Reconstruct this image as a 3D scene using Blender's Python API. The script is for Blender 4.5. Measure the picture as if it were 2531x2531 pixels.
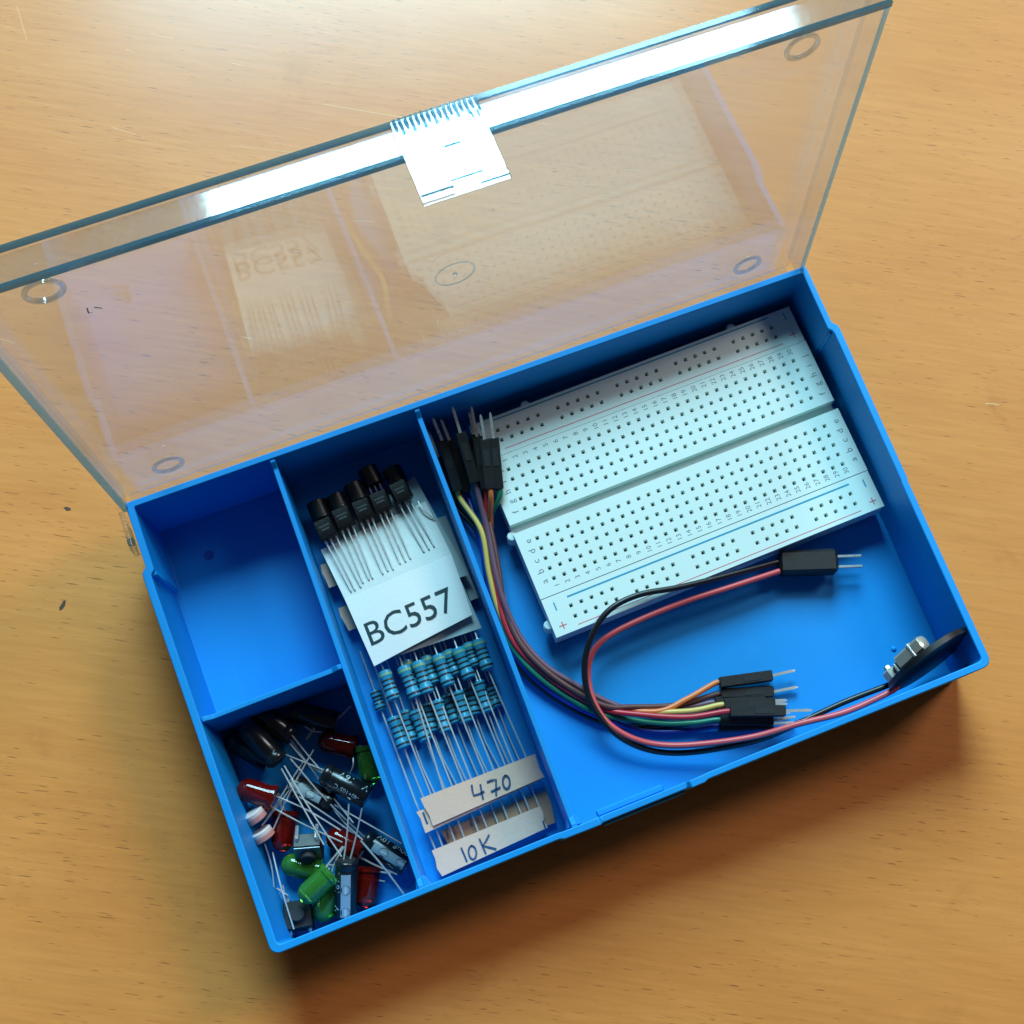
import bpy, bmesh, math, random
from mathutils import Vector, Matrix, Euler

# ------------------------------------------------------------------ camera, light, exposure
scene = bpy.context.scene
for o in list(bpy.data.objects):
    bpy.data.objects.remove(o, do_unlink=True)
S = 0.001                                   # every shape below is written in millimetres

cam_data = bpy.data.cameras.new("camera")
cam = bpy.data.objects.new("camera", cam_data)
scene.collection.objects.link(cam)
scene.camera = cam
cam.matrix_world = Matrix(((0.9268733, 0.3421831, -0.1543262, 0.0484089), (-0.3699886, 0.9021883, -0.2217311, -0.0089091), (0.0633586, 0.2626156, 0.9628181, 0.3316898), (0, 0, 0, 1)))
cam_data.lens = 50.70962
cam_data.shift_x = -0.092651
cam_data.shift_y = 0.000000
cam_data.sensor_width = 36.0
cam_data.clip_start = 0.01
cam_data.clip_end = 50.0

world = bpy.data.worlds.new("World")
scene.world = world
world.use_nodes = True
bg = world.node_tree.nodes["Background"]
bg.inputs[0].default_value = (1.0, 0.92, 0.88, 1)
bg.inputs[1].default_value = 0.032


def window_light(name, azimuth, elevation, dist, sx, sy, power, color, target=(0.085, 0.05, 0.0)):
    d = bpy.data.lights.new(name, 'AREA')
    d.shape = 'RECTANGLE'
    d.size, d.size_y = sx, sy
    d.energy = power
    d.color = color
    o = bpy.data.objects.new(name, d)
    scene.collection.objects.link(o)
    a, e = math.radians(azimuth), math.radians(elevation)
    v = Vector((math.sin(a) * math.cos(e), math.cos(a) * math.cos(e), math.sin(e)))
    o.location = Vector(target) + v * dist
    o.rotation_euler = v.to_track_quat('Z', 'Y').to_euler()
    return o


# daylight from the room's window behind the box, and a second, warmer opening to the right
window_light("window_daylight", 13.5, 40, 2.4, 1.02, 1.12, 96.0, (0.43, 0.83, 1.0))
window_light("side_window_daylight", 70, 43, 2.4, 0.60, 0.60, 14.0, (1.0, 0.93, 0.90))

scene.view_settings.view_transform = 'Standard'
scene.view_settings.look = 'None'
scene.view_settings.exposure = 0.35
scene.view_settings.gamma = 1.0
scene.view_settings.use_curve_mapping = False
scene.render.engine = 'CYCLES'
scene.cycles.max_bounces = 9
scene.cycles.transparent_max_bounces = 20
scene.cycles.glossy_bounces = 4
scene.cycles.transmission_bounces = 6
scene.cycles.caustics_reflective = False
scene.cycles.caustics_refractive = False

random.seed(7)

# ------------------------------------------------------------------ materials
MATS = {}


def srgb(r, g, b):
    f = lambda c: (c / 255 / 12.92) if c <= 10 else ((c / 255 + 0.055) / 1.055) ** 2.4
    return (f(r), f(g), f(b), 1)


def pmat(name, col, rough=0.5, metal=0.0, var=0.0, scale=300.0, bump=0.0, bscale=2000.0, **kw):
    """Principled material with a faint procedural colour / roughness variation."""
    m = bpy.data.materials.new(name)
    m.use_nodes = True
    nt = m.node_tree
    b = nt.nodes["Principled BSDF"]
    b.inputs['Base Color'].default_value = col
    b.inputs['Roughness'].default_value = rough
    b.inputs['Metallic'].default_value = metal
    for k, v in kw.items():
        b.inputs[k.replace('_', ' ')].default_value = v
    tc = nt.nodes.new('ShaderNodeTexCoord')
    if var > 0:
        n = nt.nodes.new('ShaderNodeTexNoise')
        n.inputs['Scale'].default_value = scale
        n.inputs['Detail'].default_value = 4
        nt.links.new(tc.outputs['Object'], n.inputs['Vector'])
        mr = nt.nodes.new('ShaderNodeMapRange')
        mr.inputs['To Min'].default_value = 1 - var
        mr.inputs['To Max'].default_value = 1 + var
        nt.links.new(n.outputs['Fac'], mr.inputs['Value'])
        mx = nt.nodes.new('ShaderNodeVectorMath')
        mx.operation = 'SCALE'
        mx.inputs[0].default_value = col[:3]
        nt.links.new(mr.outputs['Result'], mx.inputs['Scale'])
        nt.links.new(mx.outputs['Vector'], b.inputs['Base Color'])
        mr2 = nt.nodes.new('ShaderNodeMapRange')
        mr2.inputs['To Min'].default_value = max(0.02, rough - var * 0.5)
        mr2.inputs['To Max'].default_value = min(1, rough + var * 0.5)
        nt.links.new(n.outputs['Fac'], mr2.inputs['Value'])
        nt.links.new(mr2.outputs['Result'], b.inputs['Roughness'])
    if bump > 0:
        n2 = nt.nodes.new('ShaderNodeTexNoise')
        n2.inputs['Scale'].default_value = bscale
        n2.inputs['Detail'].default_value = 3
        nt.links.new(tc.outputs['Object'], n2.inputs['Vector'])
        bp = nt.nodes.new('ShaderNodeBump')
        bp.inputs['Strength'].default_value = bump
        bp.inputs['Distance'].default_value = 0.0003
        nt.links.new(n2.outputs['Fac'], bp.inputs['Height'])
        nt.links.new(bp.outputs['Normal'], b.inputs['Normal'])
    MATS[name] = m
    return m


def clear_mat(name, tint, f0, rough, tintmix=0.0, tintcol=(1, 1, 1, 1)):
    """Thin clear plastic: straight-through transmission plus a Schlick mirror reflection on each face."""
    m = bpy.data.materials.new(name)
    m.use_nodes = True
    nt = m.node_tree
    nt.nodes.clear()
    out = nt.nodes.new('ShaderNodeOutputMaterial')
    geo = nt.nodes.new('ShaderNodeNewGeometry')
    dot = nt.nodes.new('ShaderNodeVectorMath'); dot.operation = 'DOT_PRODUCT'
    nt.links.new(geo.outputs['Normal'], dot.inputs[0]); nt.links.new(geo.outputs['Incoming'], dot.inputs[1])
    ab = nt.nodes.new('ShaderNodeMath'); ab.operation = 'ABSOLUTE'
    nt.links.new(dot.outputs['Value'], ab.inputs[0])
    om = nt.nodes.new('ShaderNodeMath'); om.operation = 'SUBTRACT'; om.inputs[0].default_value = 1.0
    nt.links.new(ab.outputs[0], om.inputs[1])
    pw = nt.nodes.new('ShaderNodeMath'); pw.operation = 'POWER'; pw.inputs[1].default_value = 5.0
    nt.links.new(om.outputs[0], pw.inputs[0])
    ma = nt.nodes.new('ShaderNodeMath'); ma.operation = 'MULTIPLY_ADD'
    ma.inputs[1].default_value = 1 - f0; ma.inputs[2].default_value = f0
    nt.links.new(pw.outputs[0], ma.inputs[0])
    tr = nt.nodes.new('ShaderNodeBsdfTransparent'); tr.inputs[0].default_value = tint
    gl = nt.nodes.new('ShaderNodeBsdfGlossy'); gl.inputs['Roughness'].default_value = rough
    tc = nt.nodes.new('ShaderNodeTexCoord')
    nz = nt.nodes.new('ShaderNodeTexNoise'); nz.inputs['Scale'].default_value = 45; nz.inputs['Detail'].default_value = 2
    nt.links.new(tc.outputs['Object'], nz.inputs['Vector'])
    bp = nt.nodes.new('ShaderNodeBump'); bp.inputs['Strength'].default_value = 0.10; bp.inputs['Distance'].default_value = 0.0006
    nt.links.new(nz.outputs['Fac'], bp.inputs['Height']); nt.links.new(bp.outputs['Normal'], gl.inputs['Normal'])
    base = tr
    if tintmix > 0:
        df = nt.nodes.new('ShaderNodeBsdfDiffuse'); df.inputs[0].default_value = tintcol
        mx0 = nt.nodes.new('ShaderNodeMixShader')
        # handling marks, dust and tinted-in reflections: uneven haze plus hairline scratches
        mpd = nt.nodes.new('ShaderNodeMapping'); mpd.inputs['Rotation'].default_value = (0.3, 0.9, 0.5); mpd.inputs['Scale'].default_value = (30, 900, 30)
        nt.links.new(tc.outputs['Object'], mpd.inputs['Vector'])
        nh = nt.nodes.new('ShaderNodeTexNoise'); nh.inputs['Scale'].default_value = 1.0; nh.inputs['Detail'].default_value = 2
        nt.links.new(mpd.outputs['Vector'], nh.inputs['Vector'])
        rh = nt.nodes.new('ShaderNodeMapRange'); rh.inputs['From Min'].default_value = 0.70; rh.inputs['From Max'].default_value = 0.80
        rh.inputs['To Min'].default_value = 0.0; rh.inputs['To Max'].default_value = 0.10
        nt.links.new(nh.outputs['Fac'], rh.inputs['Value'])
        nd = nt.nodes.new('ShaderNodeTexNoise'); nd.inputs['Scale'].default_value = 38; nd.inputs['Detail'].default_value = 6
        nt.links.new(tc.outputs['Object'], nd.inputs['Vector'])
        rd = nt.nodes.new('ShaderNodeMapRange'); rd.inputs['From Min'].default_value = 0.3; rd.inputs['From Max'].default_value = 0.75
        rd.inputs['To Min'].default_value = tintmix * 0.6; rd.inputs['To Max'].default_value = tintmix * 1.5
        nt.links.new(nd.outputs['Fac'], rd.inputs['Value'])
        sm = nt.nodes.new('ShaderNodeMath'); sm.operation = 'ADD'
        nt.links.new(rh.outputs['Result'], sm.inputs[0]); nt.links.new(rd.outputs['Result'], sm.inputs[1])
        nt.links.new(sm.outputs[0], mx0.inputs[0])
        tl = nt.nodes.new('ShaderNodeBsdfTranslucent'); tl.inputs[0].default_value = tintcol
        mxt = nt.nodes.new('ShaderNodeMixShader'); mxt.inputs[0].default_value = 0.55
        nt.links.new(df.outputs[0], mxt.inputs[1]); nt.links.new(tl.outputs[0], mxt.inputs[2])
        nt.links.new(tr.outputs[0], mx0.inputs[1]); nt.links.new(mxt.outputs[0], mx0.inputs[2])
        base = mx0
    mx = nt.nodes.new('ShaderNodeMixShader')
    nt.links.new(ma.outputs[0], mx.inputs[0]); nt.links.new(base.outputs[0], mx.inputs[1]); nt.links.new(gl.outputs[0], mx.inputs[2])
    nt.links.new(mx.outputs[0], out.inputs['Surface'])
    MATS[name] = m
    return m


def wood_mat():
    m = bpy.data.materials.new('beech_veneer')
    m.use_nodes = True
    nt = m.node_tree
    L = nt.links.new
    b = nt.nodes["Principled BSDF"]
    tc = nt.nodes.new('ShaderNodeTexCoord')
    mp = nt.nodes.new('ShaderNodeMapping')
    mp.inputs['Rotation'].default_value = (0, 0, math.radians(29.5))
    L(tc.outputs['Object'], mp.inputs['Vector'])

    def scaled(v):
        n = nt.nodes.new('ShaderNodeVectorMath'); n.operation = 'MULTIPLY'; n.inputs[1].default_value = v
        L(mp.outputs['Vector'], n.inputs[0]); return n.outputs['Vector']

    def noise(vec, detail=3.0, rough=0.5, dist=0.0):
        n = nt.nodes.new('ShaderNodeTexNoise'); n.inputs['Scale'].default_value = 1.0
        n.inputs['Detail'].default_value = detail; n.inputs['Roughness'].default_value = rough
        n.inputs['Distortion'].default_value = dist
        L(vec, n.inputs['Vector']); return n.outputs['Fac']

    def ramp(fac, pts):
        r = nt.nodes.new('ShaderNodeValToRGB')
        while len(r.color_ramp.elements) < len(pts):
            r.color_ramp.elements.new(0.5)
        for e, (p, c) in zip(r.color_ramp.elements, pts):
            e.position = p; e.color = c
        L(fac, r.inputs['Fac']); return r.outputs['Color']

    def mix(mode, fac, a, c):
        x = nt.nodes.new('ShaderNodeMix'); x.data_type = 'RGBA'; x.blend_type = mode
        if isinstance(fac, float): x.inputs[0].default_value = fac
        else: L(fac, x.inputs[0])
        L(a, x.inputs[6])
        if isinstance(c, tuple): x.inputs[7].default_value = c
        else: L(c, x.inputs[7])
        return x.outputs[2]
    broad = noise(scaled((5, 26, 1)), 3, 0.55, 0.4)
    col = ramp(broad, [(0.3, (0.71, 0.224, 0.048, 1)), (0.52, (0.77, 0.260, 0.061, 1)), (0.74, (0.81, 0.288, 0.075, 1))])
    fine = noise(scaled((60, 700, 1)), 4, 0.6)
    col = mix('MULTIPLY', 0.35, col, ramp(fine, [(0.25, (0.62, 0.56, 0.5, 1)), (0.7, (1, 1, 1, 1))]))
    # small dark pore flecks along the grain
    fl = noise(scaled((210, 2500, 1)), 1.5, 0.5)
    dens = noise(scaled((16, 30, 1)), 2.0, 0.5)
    th = nt.nodes.new('ShaderNodeMath'); th.operation = 'MULTIPLY_ADD'; th.inputs[1].default_value = 0.20
    L(dens, th.inputs[0]); L(fl, th.inputs[2])
    flm = ramp(th.outputs[0], [(0.77, (0, 0, 0, 1)), (0.835, (1, 1, 1, 1))])
    col = mix('MIX', flm, col, (0.36, 0.115, 0.032, 1))
    # handling grime in soft smudges
    gr = noise(scaled((38, 46, 1)), 5, 0.65, 0.6)
    col = mix('MULTIPLY', ramp(gr, [(0.6, (0, 0, 0, 1)), (0.8, (0.5, 0.5, 0.5, 1))]), col, (0.66, 0.55, 0.48, 1))
    L(col, b.inputs['Base Color'])
    rg = nt.nodes.new('ShaderNodeMapRange'); rg.inputs['To Min'].default_value = 0.36; rg.inputs['To Max'].default_value = 0.52
    L(gr, rg.inputs['Value']); L(rg.outputs['Result'], b.inputs['Roughness'])
    b.inputs['Specular IOR Level'].default_value = 0.28
    b.inputs['Coat Weight'].default_value = 0.42
    b.inputs['Coat Roughness'].default_value = 0.19
    bp = nt.nodes.new('ShaderNodeBump'); bp.inputs['Strength'].default_value = 0.25; bp.inputs['Distance'].default_value = 0.0002
    L(fine, bp.inputs['Height']); L(bp.outputs['Normal'], b.inputs['Normal'])
    MATS['wood'] = m


def scuffed(name):
    """lighter rubbed patches and hairline scuffs worked into a plain plastic"""
    nt = MATS[name].node_tree
    b = nt.nodes["Principled BSDF"]
    src = b.inputs['Base Color'].links[0].from_socket
    tc = nt.nodes.new('ShaderNodeTexCoord')
    fac = None
    for sc, rot, lo, hi in (((40, 1100, 40), (0, 0, 0.7), 0.68, 0.80), ((1000, 36, 60), (0, 0, 0.2), 0.69, 0.82), ((70, 70, 70), (0, 0, 0), 0.60, 0.95)):
        mp = nt.nodes.new('ShaderNodeMapping'); mp.inputs['Scale'].default_value = sc; mp.inputs['Rotation'].default_value = rot
        nt.links.new(tc.outputs['Object'], mp.inputs['Vector'])
        n = nt.nodes.new('ShaderNodeTexNoise'); n.inputs['Scale'].default_value = 1.0; n.inputs['Detail'].default_value = 4
        nt.links.new(mp.outputs['Vector'], n.inputs['Vector'])
        r = nt.nodes.new('ShaderNodeMapRange'); r.inputs['From Min'].default_value = lo; r.inputs['From Max'].default_value = hi
        r.inputs['To Max'].default_value = 0.16
        nt.links.new(n.outputs['Fac'], r.inputs['Value'])
        if fac is None: fac = r.outputs['Result']
        else:
            a = nt.nodes.new('ShaderNodeMath'); a.operation = 'ADD'
            nt.links.new(fac, a.inputs[0]); nt.links.new(r.outputs['Result'], a.inputs[1]); fac = a.outputs[0]
    mx = nt.nodes.new('ShaderNodeMix'); mx.data_type = 'RGBA'
    nt.links.new(fac, mx.inputs[0]); nt.links.new(src, mx.inputs[6]); mx.inputs[7].default_value = (0.10, 0.46, 0.80, 1)
    nt.links.new(mx.outputs[2], b.inputs['Base Color'])


wood_mat()
pmat('blue_plastic', (0.003, 0.27, 0.70, 1), 0.5, var=0.05, scale=60, bump=0.05, bscale=900, Specular_IOR_Level=0.32)
scuffed('blue_plastic')
pmat('blue_deep', (0.004, 0.10, 0.45, 1), 0.5, var=0.05)
clear_mat('clear', (0.98, 0.988, 0.988, 1), 0.085, 0.036, 0.05, (0.84, 0.84, 0.98, 1))  # lavender haze tint also stands in for the blue floors' reflection
clear_mat('clear_haze', (0.965, 0.98, 0.985, 1), 0.075, 0.055, 0.03, (0.75, 0.82, 0.85, 1))
clear_mat('clear_edge', (0.70, 0.86, 0.91, 1), 0.12, 0.06, 0.36, (0.46, 0.74, 0.82, 1))
clear_mat('clear_edge_dark', (0.50, 0.70, 0.80, 1), 0.045, 0.06, 0.42, (0.08, 0.21, 0.28, 1))  # darker copy of the edge plastic, its dark refraction look painted in
clear_mat('clear_ridge', (0.92, 0.96, 0.98, 1), 0.22, 0.05, 0.08, (0.5, 0.66, 0.72, 1))
pmat('board_plastic', (0.72, 0.84, 0.79, 1), 0.42, var=0.03, scale=150, bump=0.04, bscale=3000)
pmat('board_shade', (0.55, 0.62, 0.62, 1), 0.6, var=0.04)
pmat('foam_backing', (0.46, 0.47, 0.46, 1), 0.9, var=0.12, scale=900, bump=0.4)
pmat('contact_shaded', (0.06, 0.075, 0.08, 1), 0.45, 0.3)  # contacts coloured near black to stand in for shade inside the holes
pmat('print_grey', (0.13, 0.17, 0.18, 1), 0.6)
pmat('print_red', (0.62, 0.14, 0.17, 1), 0.6)
pmat('print_blue', (0.01, 0.30, 0.48, 1), 0.6)
pmat('housing_black', (0.011, 0.0115, 0.012, 1), 0.46, var=0.1, scale=500, bump=0.1)
pmat('pin_metal', (0.74, 0.74, 0.72, 1), 0.28, 0.65, var=0.08, scale=700)
pmat('lead_metal', (0.80, 0.79, 0.77, 1), 0.30, 0.55, var=0.1, scale=900)
W_COL = {'orange': (0.78, 0.20, 0.05, 1), 'brown': (0.13, 0.052, 0.045, 1), 'yellow': (0.70, 0.48, 0.11, 1),
         'red': (0.55, 0.025, 0.035, 1), 'green': (0.012, 0.20, 0.11, 1), 'blue': (0.01, 0.03, 0.30, 1),
         'purple': (0.17, 0.085, 0.12, 1), 'black': (0.008, 0.008, 0.009, 1), 'salmon': (0.68, 0.085, 0.085, 1)}
for k, v in W_COL.items():
    pmat('wire_' + k, v, 0.36, var=0.06, scale=400)
pmat('paper_white', (0.88, 0.88, 0.85, 1), 0.75, var=0.03, scale=120, bump=0.15, bscale=1500)
pmat('paper_white_shaded', (0.66, 0.68, 0.65, 1), 0.7, var=0.06, scale=200, bump=0.3, bscale=700)
pmat('paper_grey', (0.42, 0.52, 0.53, 1), 0.6, var=0.08, scale=90, bump=0.2, bscale=500)
pmat('tape_cream', (0.80, 0.475, 0.335, 1), 0.7, var=0.06, scale=200, bump=0.2, bscale=1200)
pmat('tape_brown', (0.50, 0.26, 0.15, 1), 0.7, var=0.12, scale=200, bump=0.2, bscale=1200)
pmat('ink_black', (0.01, 0.045, 0.055, 1), 0.6)
pmat('ink_blue', (0.01, 0.07, 0.17, 1), 0.5)
pmat('transistor_black', (0.0055, 0.006, 0.0065, 1), 0.38, var=0.15, scale=900, bump=0.15)
pmat('transistor_print', (0.028, 0.032, 0.034, 1), 0.6)
pmat('resistor_blue', (0.035, 0.29, 0.44, 1), 0.3, var=0.05, scale=600)
pmat('band_dark', (0.02, 0.018, 0.022, 1), 0.4)
pmat('band_yellow', (0.22, 0.40, 0.22, 1), 0.4)
pmat('cap_black', (0.008, 0.011, 0.014, 1), 0.24, var=0.08, scale=500)
pmat('cap_stripe', (0.30, 0.40, 0.44, 1), 0.3, var=0.06, scale=500)
pmat('cap_print', (0.52, 0.60, 0.62, 1), 0.5)
pmat('aluminium', (0.60, 0.62, 0.63, 1), 0.34, 1.0, var=0.1, scale=900)
pmat('rubber_black', (0.012, 0.012, 0.013, 1), 0.7)
pmat('led_red', (0.80, 0.022, 0.01, 1), 0.08, Transmission_Weight=0.86, IOR=1.5)
pmat('led_green', (0.14, 0.66, 0.08, 1), 0.08, Transmission_Weight=0.78, IOR=1.5)
pmat('ceramic_white', (0.74, 0.56, 0.52, 1), 0.45, var=0.06, scale=700)
pmat('ceramic_pink', (0.62, 0.24, 0.20, 1), 0.45, var=0.2, scale=1200)
pmat('board_black', (0.006, 0.007, 0.009, 1), 0.4, var=0.1, scale=500)
pmat('chrome', (0.66, 0.58, 0.47, 1), 0.25, 0.55, var=0.1, scale=600)
pmat('steel_plate', (0.24, 0.28, 0.30, 1), 0.4, 0.8, var=0.1, scale=500)
pmat('grime', (0.085, 0.042, 0.026, 1), 0.8, var=0.3, scale=900)
pmat('scratch', (0.86, 0.46, 0.20, 1), 0.5, var=0.15, scale=900)
pmat('marker_ink', (0.22, 0.22, 0.30, 1), 0.5)

# ------------------------------------------------------------------ mesh helpers (millimetres)
COL = scene.collection


def ortho(d):
    d = Vector(d).normalized()
    a = Vector((0, 0, 1)) if abs(d.z) < 0.9 else Vector((1, 0, 0))
    x = d.cross(a).normalized()
    y = d.cross(x).normalized()
    return x, y, d


class MB:
    def __init__(s):
        s.v, s.f, s.sm = [], [], []

    def add(s, verts, faces, smooth=False):
        n = len(s.v)
        s.v += [Vector(p) for p in verts]
        s.f += [tuple(i + n for i in q) for q in faces]
        s.sm += [smooth] * len(faces)
        return s

    def box(s, c, size, ax=None):
        c = Vector(c)
        X, Y, Z = ax if ax else (Vector((1, 0, 0)), Vector((0, 1, 0)), Vector((0, 0, 1)))
        hx, hy, hz = size[0] / 2, size[1] / 2, size[2] / 2
        vs = [c + X * (i * hx) + Y * (j * hy) + Z * (k * hz) for k in (-1, 1) for j in (-1, 1) for i in (-1, 1)]
        return s.add(vs, [(0, 2, 3, 1), (4, 5, 7, 6), (0, 1, 5, 4), (2, 6, 7, 3), (0, 4, 6, 2), (1, 3, 7, 5)])

    def cbox(s, c, size, ch, ax=None):
        """box whose four long (local X) edges and end edges are chamfered"""
        c = Vector(c)
        X, Y, Z = ax if ax else (Vector((1, 0, 0)), Vector((0, 1, 0)), Vector((0, 0, 1)))
        hx, hy, hz = size[0] / 2, size[1] / 2, size[2] / 2
        rings = []
        for x, k in ((-hx, ch), (-hx + ch, 0), (hx - ch, 0), (hx, ch)):
            a, b = hy - k, hz - k
            q = ch
            rings.append([c + X * x + Y * yy + Z * zz for yy, zz in
                          ((a, b - q), (a - q, b), (-a + q, b), (-a, b - q), (-a, -b + q), (-a + q, -b), (a - q, -b), (a, -b + q))])
        return s.rings(rings, True, True, False)

    def rings(s, rings, cap0=True, cap1=True, smooth=True):
        n = len(rings[0])
        vs = [p for r in rings for p in r]
        fs = []
        for i in range(len(rings) - 1):
            for j in range(n):
                k = (j + 1) % n
                fs.append((i * n + j, i * n + k, (i + 1) * n + k, (i + 1) * n + j))
        s.add(vs, fs, smooth)
        m = len(s.v) - len(vs)
        if cap0:
            s.f.append(tuple(m + j for j in range(n - 1, -1, -1))); s.sm.append(False)
        if cap1:
            s.f.append(tuple(m + (len(rings) - 1) * n + j for j in range(n))); s.sm.append(False)
        return s

    def tube(s, pts, r, n=8, sub=0, flat=1.0):
        pts = [Vector(p) for p in pts]
        if sub:
            pts = catmull(pts, sub)
        rings = []
        d0 = (pts[1] - pts[0]).normalized()
        x, y, _ = ortho(d0)
        for i, p in enumerate(pts):
            d = (pts[min(i + 1, len(pts) - 1)] - pts[max(i - 1, 0)]).normalized()
            x = (x - d * x.dot(d)).normalized()
            y = d.cross(x).normalized()
            rr = r[i] if isinstance(r, (list, tuple)) else r
            rings.append([p + (x * math.cos(t) + y * math.sin(t)) * rr for t in [2 * math.pi * k / n for k in range(n)]])
        return s.rings(rings)

    def lathe(s, p0, d, prof, n=24, smooth=True):
        """prof = [(distance along d, radius)]"""
        x, y, d = ortho(d)
        p0 = Vector(p0)
        rings = [[p0 + d * t + (x * math.cos(a) + y * math.sin(a)) * max(r, 0.001) for a in [2 * math.pi * k / n for k in range(n)]] for t, r in prof]
        return s.rings(rings, True, True, smooth)

    def prism(s, poly, z0, z1):
        n = len(poly)
        vs = [(x, y, z0) for x, y in poly] + [(x, y, z1) for x, y in poly]
        fs = [tuple(range(n - 1, -1, -1)), tuple(range(n, 2 * n))] + [(i, (i + 1) % n, (i + 1) % n + n, i + n) for i in range(n)]
        return s.add(vs, fs)

    def sheet(s, grid, th, smooth=True):
        """grid of points (rows x cols) thickened downward by th"""
        R, Cn = len(grid), len(grid[0])
        top = [Vector(p) for r in grid for p in r]
        bot = [p - Vector((0, 0, th)) for p in top]
        N = len(top)
        fs, e = [], lambda i, j: i * Cn + j
        for i in range(R - 1):
            for j in range(Cn - 1):
                fs.append((e(i, j), e(i, j + 1), e(i + 1, j + 1), e(i + 1, j)))
        fb = [tuple(N + k for k in reversed(q)) for q in fs]
        s.add(top + bot, fs + fb, smooth)
        rim = [e(0, j) for j in range(Cn)] + [e(i, Cn - 1) for i in range(1, R)] + [e(R - 1, j) for j in range(Cn - 2, -1, -1)] + [e(i, 0) for i in range(R - 2, 0, -1)]
        b = len(s.v) - 2 * N
        for a, c in zip(rim, rim[1:] + rim[:1]):
            s.f.append((b + a, b + a + N, b + c + N, b + c)); s.sm.append(False)
        return s

    def ribbon(s, pts, w, up=(0, 0, 1), th=0.04):
        """flat pen stroke lying on a surface whose normal is up"""
        pts = [Vector(p) for p in pts]
        up = Vector(up).normalized()
        rings = []
        for i, p in enumerate(pts):
            d = (pts[min(i + 1, len(pts) - 1)] - pts[max(i - 1, 0)]).normalized()
            q = d.cross(up).normalized() * (w / 2)
            rings.append([p - q, p + q, p + q + up * th, p - q + up * th])
        return s.rings(rings, True, True, False)

    def build(s, name, mat, parent=None, root=None, bevel=0.0):
        o0 = Vector(ROOT.get(parent.name, (0, 0, 0))) if parent else Vector((0, 0, 0))
        me = bpy.data.meshes.new(name)
        me.from_pydata([tuple((p - o0) * S) for p in s.v], [], s.f)
        me.update()
        me.polygons.foreach_set('use_smooth', s.sm)
        mats = mat if isinstance(mat, (list, tuple)) else [mat]
        for m in mats:
            me.materials.append(MATS[m])
        bm = bmesh.new(); bm.from_mesh(me)
        bmesh.ops.recalc_face_normals(bm, faces=bm.faces)
        bm.to_mesh(me); bm.free()
        me.set_sharp_from_angle(angle=math.radians(38))
        ob = bpy.data.objects.new(name, me)
        COL.objects.link(ob)
        if parent:
            ob.parent = parent
            ROOT[ob.name] = o0
        if bevel:
            md = ob.modifiers.new('bevel', 'BEVEL'); md.width = bevel * S; md.segments = 2; md.limit_method = 'ANGLE'; md.angle_limit = math.radians(40)
        return ob


ROOT = {}


def catmull(pts, k):
    out = []
    for i in range(len(pts) - 1):
        p0, p1, p2, p3 = pts[max(i - 1, 0)], pts[i], pts[i + 1], pts[min(i + 2, len(pts) - 1)]
        for j in range(k):
            t = j / k
            out.append(0.5 * ((2 * p1) + (p2 - p0) * t + (2 * p0 - 5 * p1 + 4 * p2 - p3) * t * t + (3 * p1 - p0 - 3 * p2 + p3) * t ** 3))
    out.append(pts[-1])
    return out


def tag(o, label=None, cat=None, group=None, kind=None):
    for k, v in (('label', label), ('category', cat), ('group', group), ('kind', kind)):
        if v:
            o[k] = v
    return o


def thing(name, loc, label, cat, group=None):
    o = bpy.data.objects.new(name, None)
    o.empty_display_size = 0.005
    COL.objects.link(o)
    o.location = Vector(loc) * S
    ROOT[o.name] = Vector(loc)
    return tag(o, label, cat, group)


def text_geo(body, size=1.0):
    """glyph outlines as flat triangles; returns verts (x, y), faces and width"""
    cu = bpy.data.curves.new('glyphs', 'FONT')
    cu.body = body
    cu.size = size
    cu.resolution_u = 3
    ob = bpy.data.objects.new('glyphs', cu)
    COL.objects.link(ob)
    me = bpy.data.meshes.new_from_object(ob.evaluated_get(bpy.context.evaluated_depsgraph_get()))
    vs = [(v.co.x, v.co.y) for v in me.vertices]
    fs = [tuple(p.vertices) for p in me.polygons]
    bpy.data.objects.remove(ob, do_unlink=True)
    bpy.data.curves.remove(cu)
    bpy.data.meshes.remove(me)
    return vs, fs


_glyph = {}


def text_unit(body):
    """text scaled to cap height 1, origin at lower left"""
    if body not in _glyph:
        vs, fs = text_geo(body)
        H0, _f = text_geo('H')
        h = max(y for x, y in H0)
        x0 = min(x for x, y in vs)
        _glyph[body] = ([((x - x0) / h, y / h) for x, y in vs], fs)
    return _glyph[body]


def twidth(body):
    return max(x for x, y in text_unit(body)[0])

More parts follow.
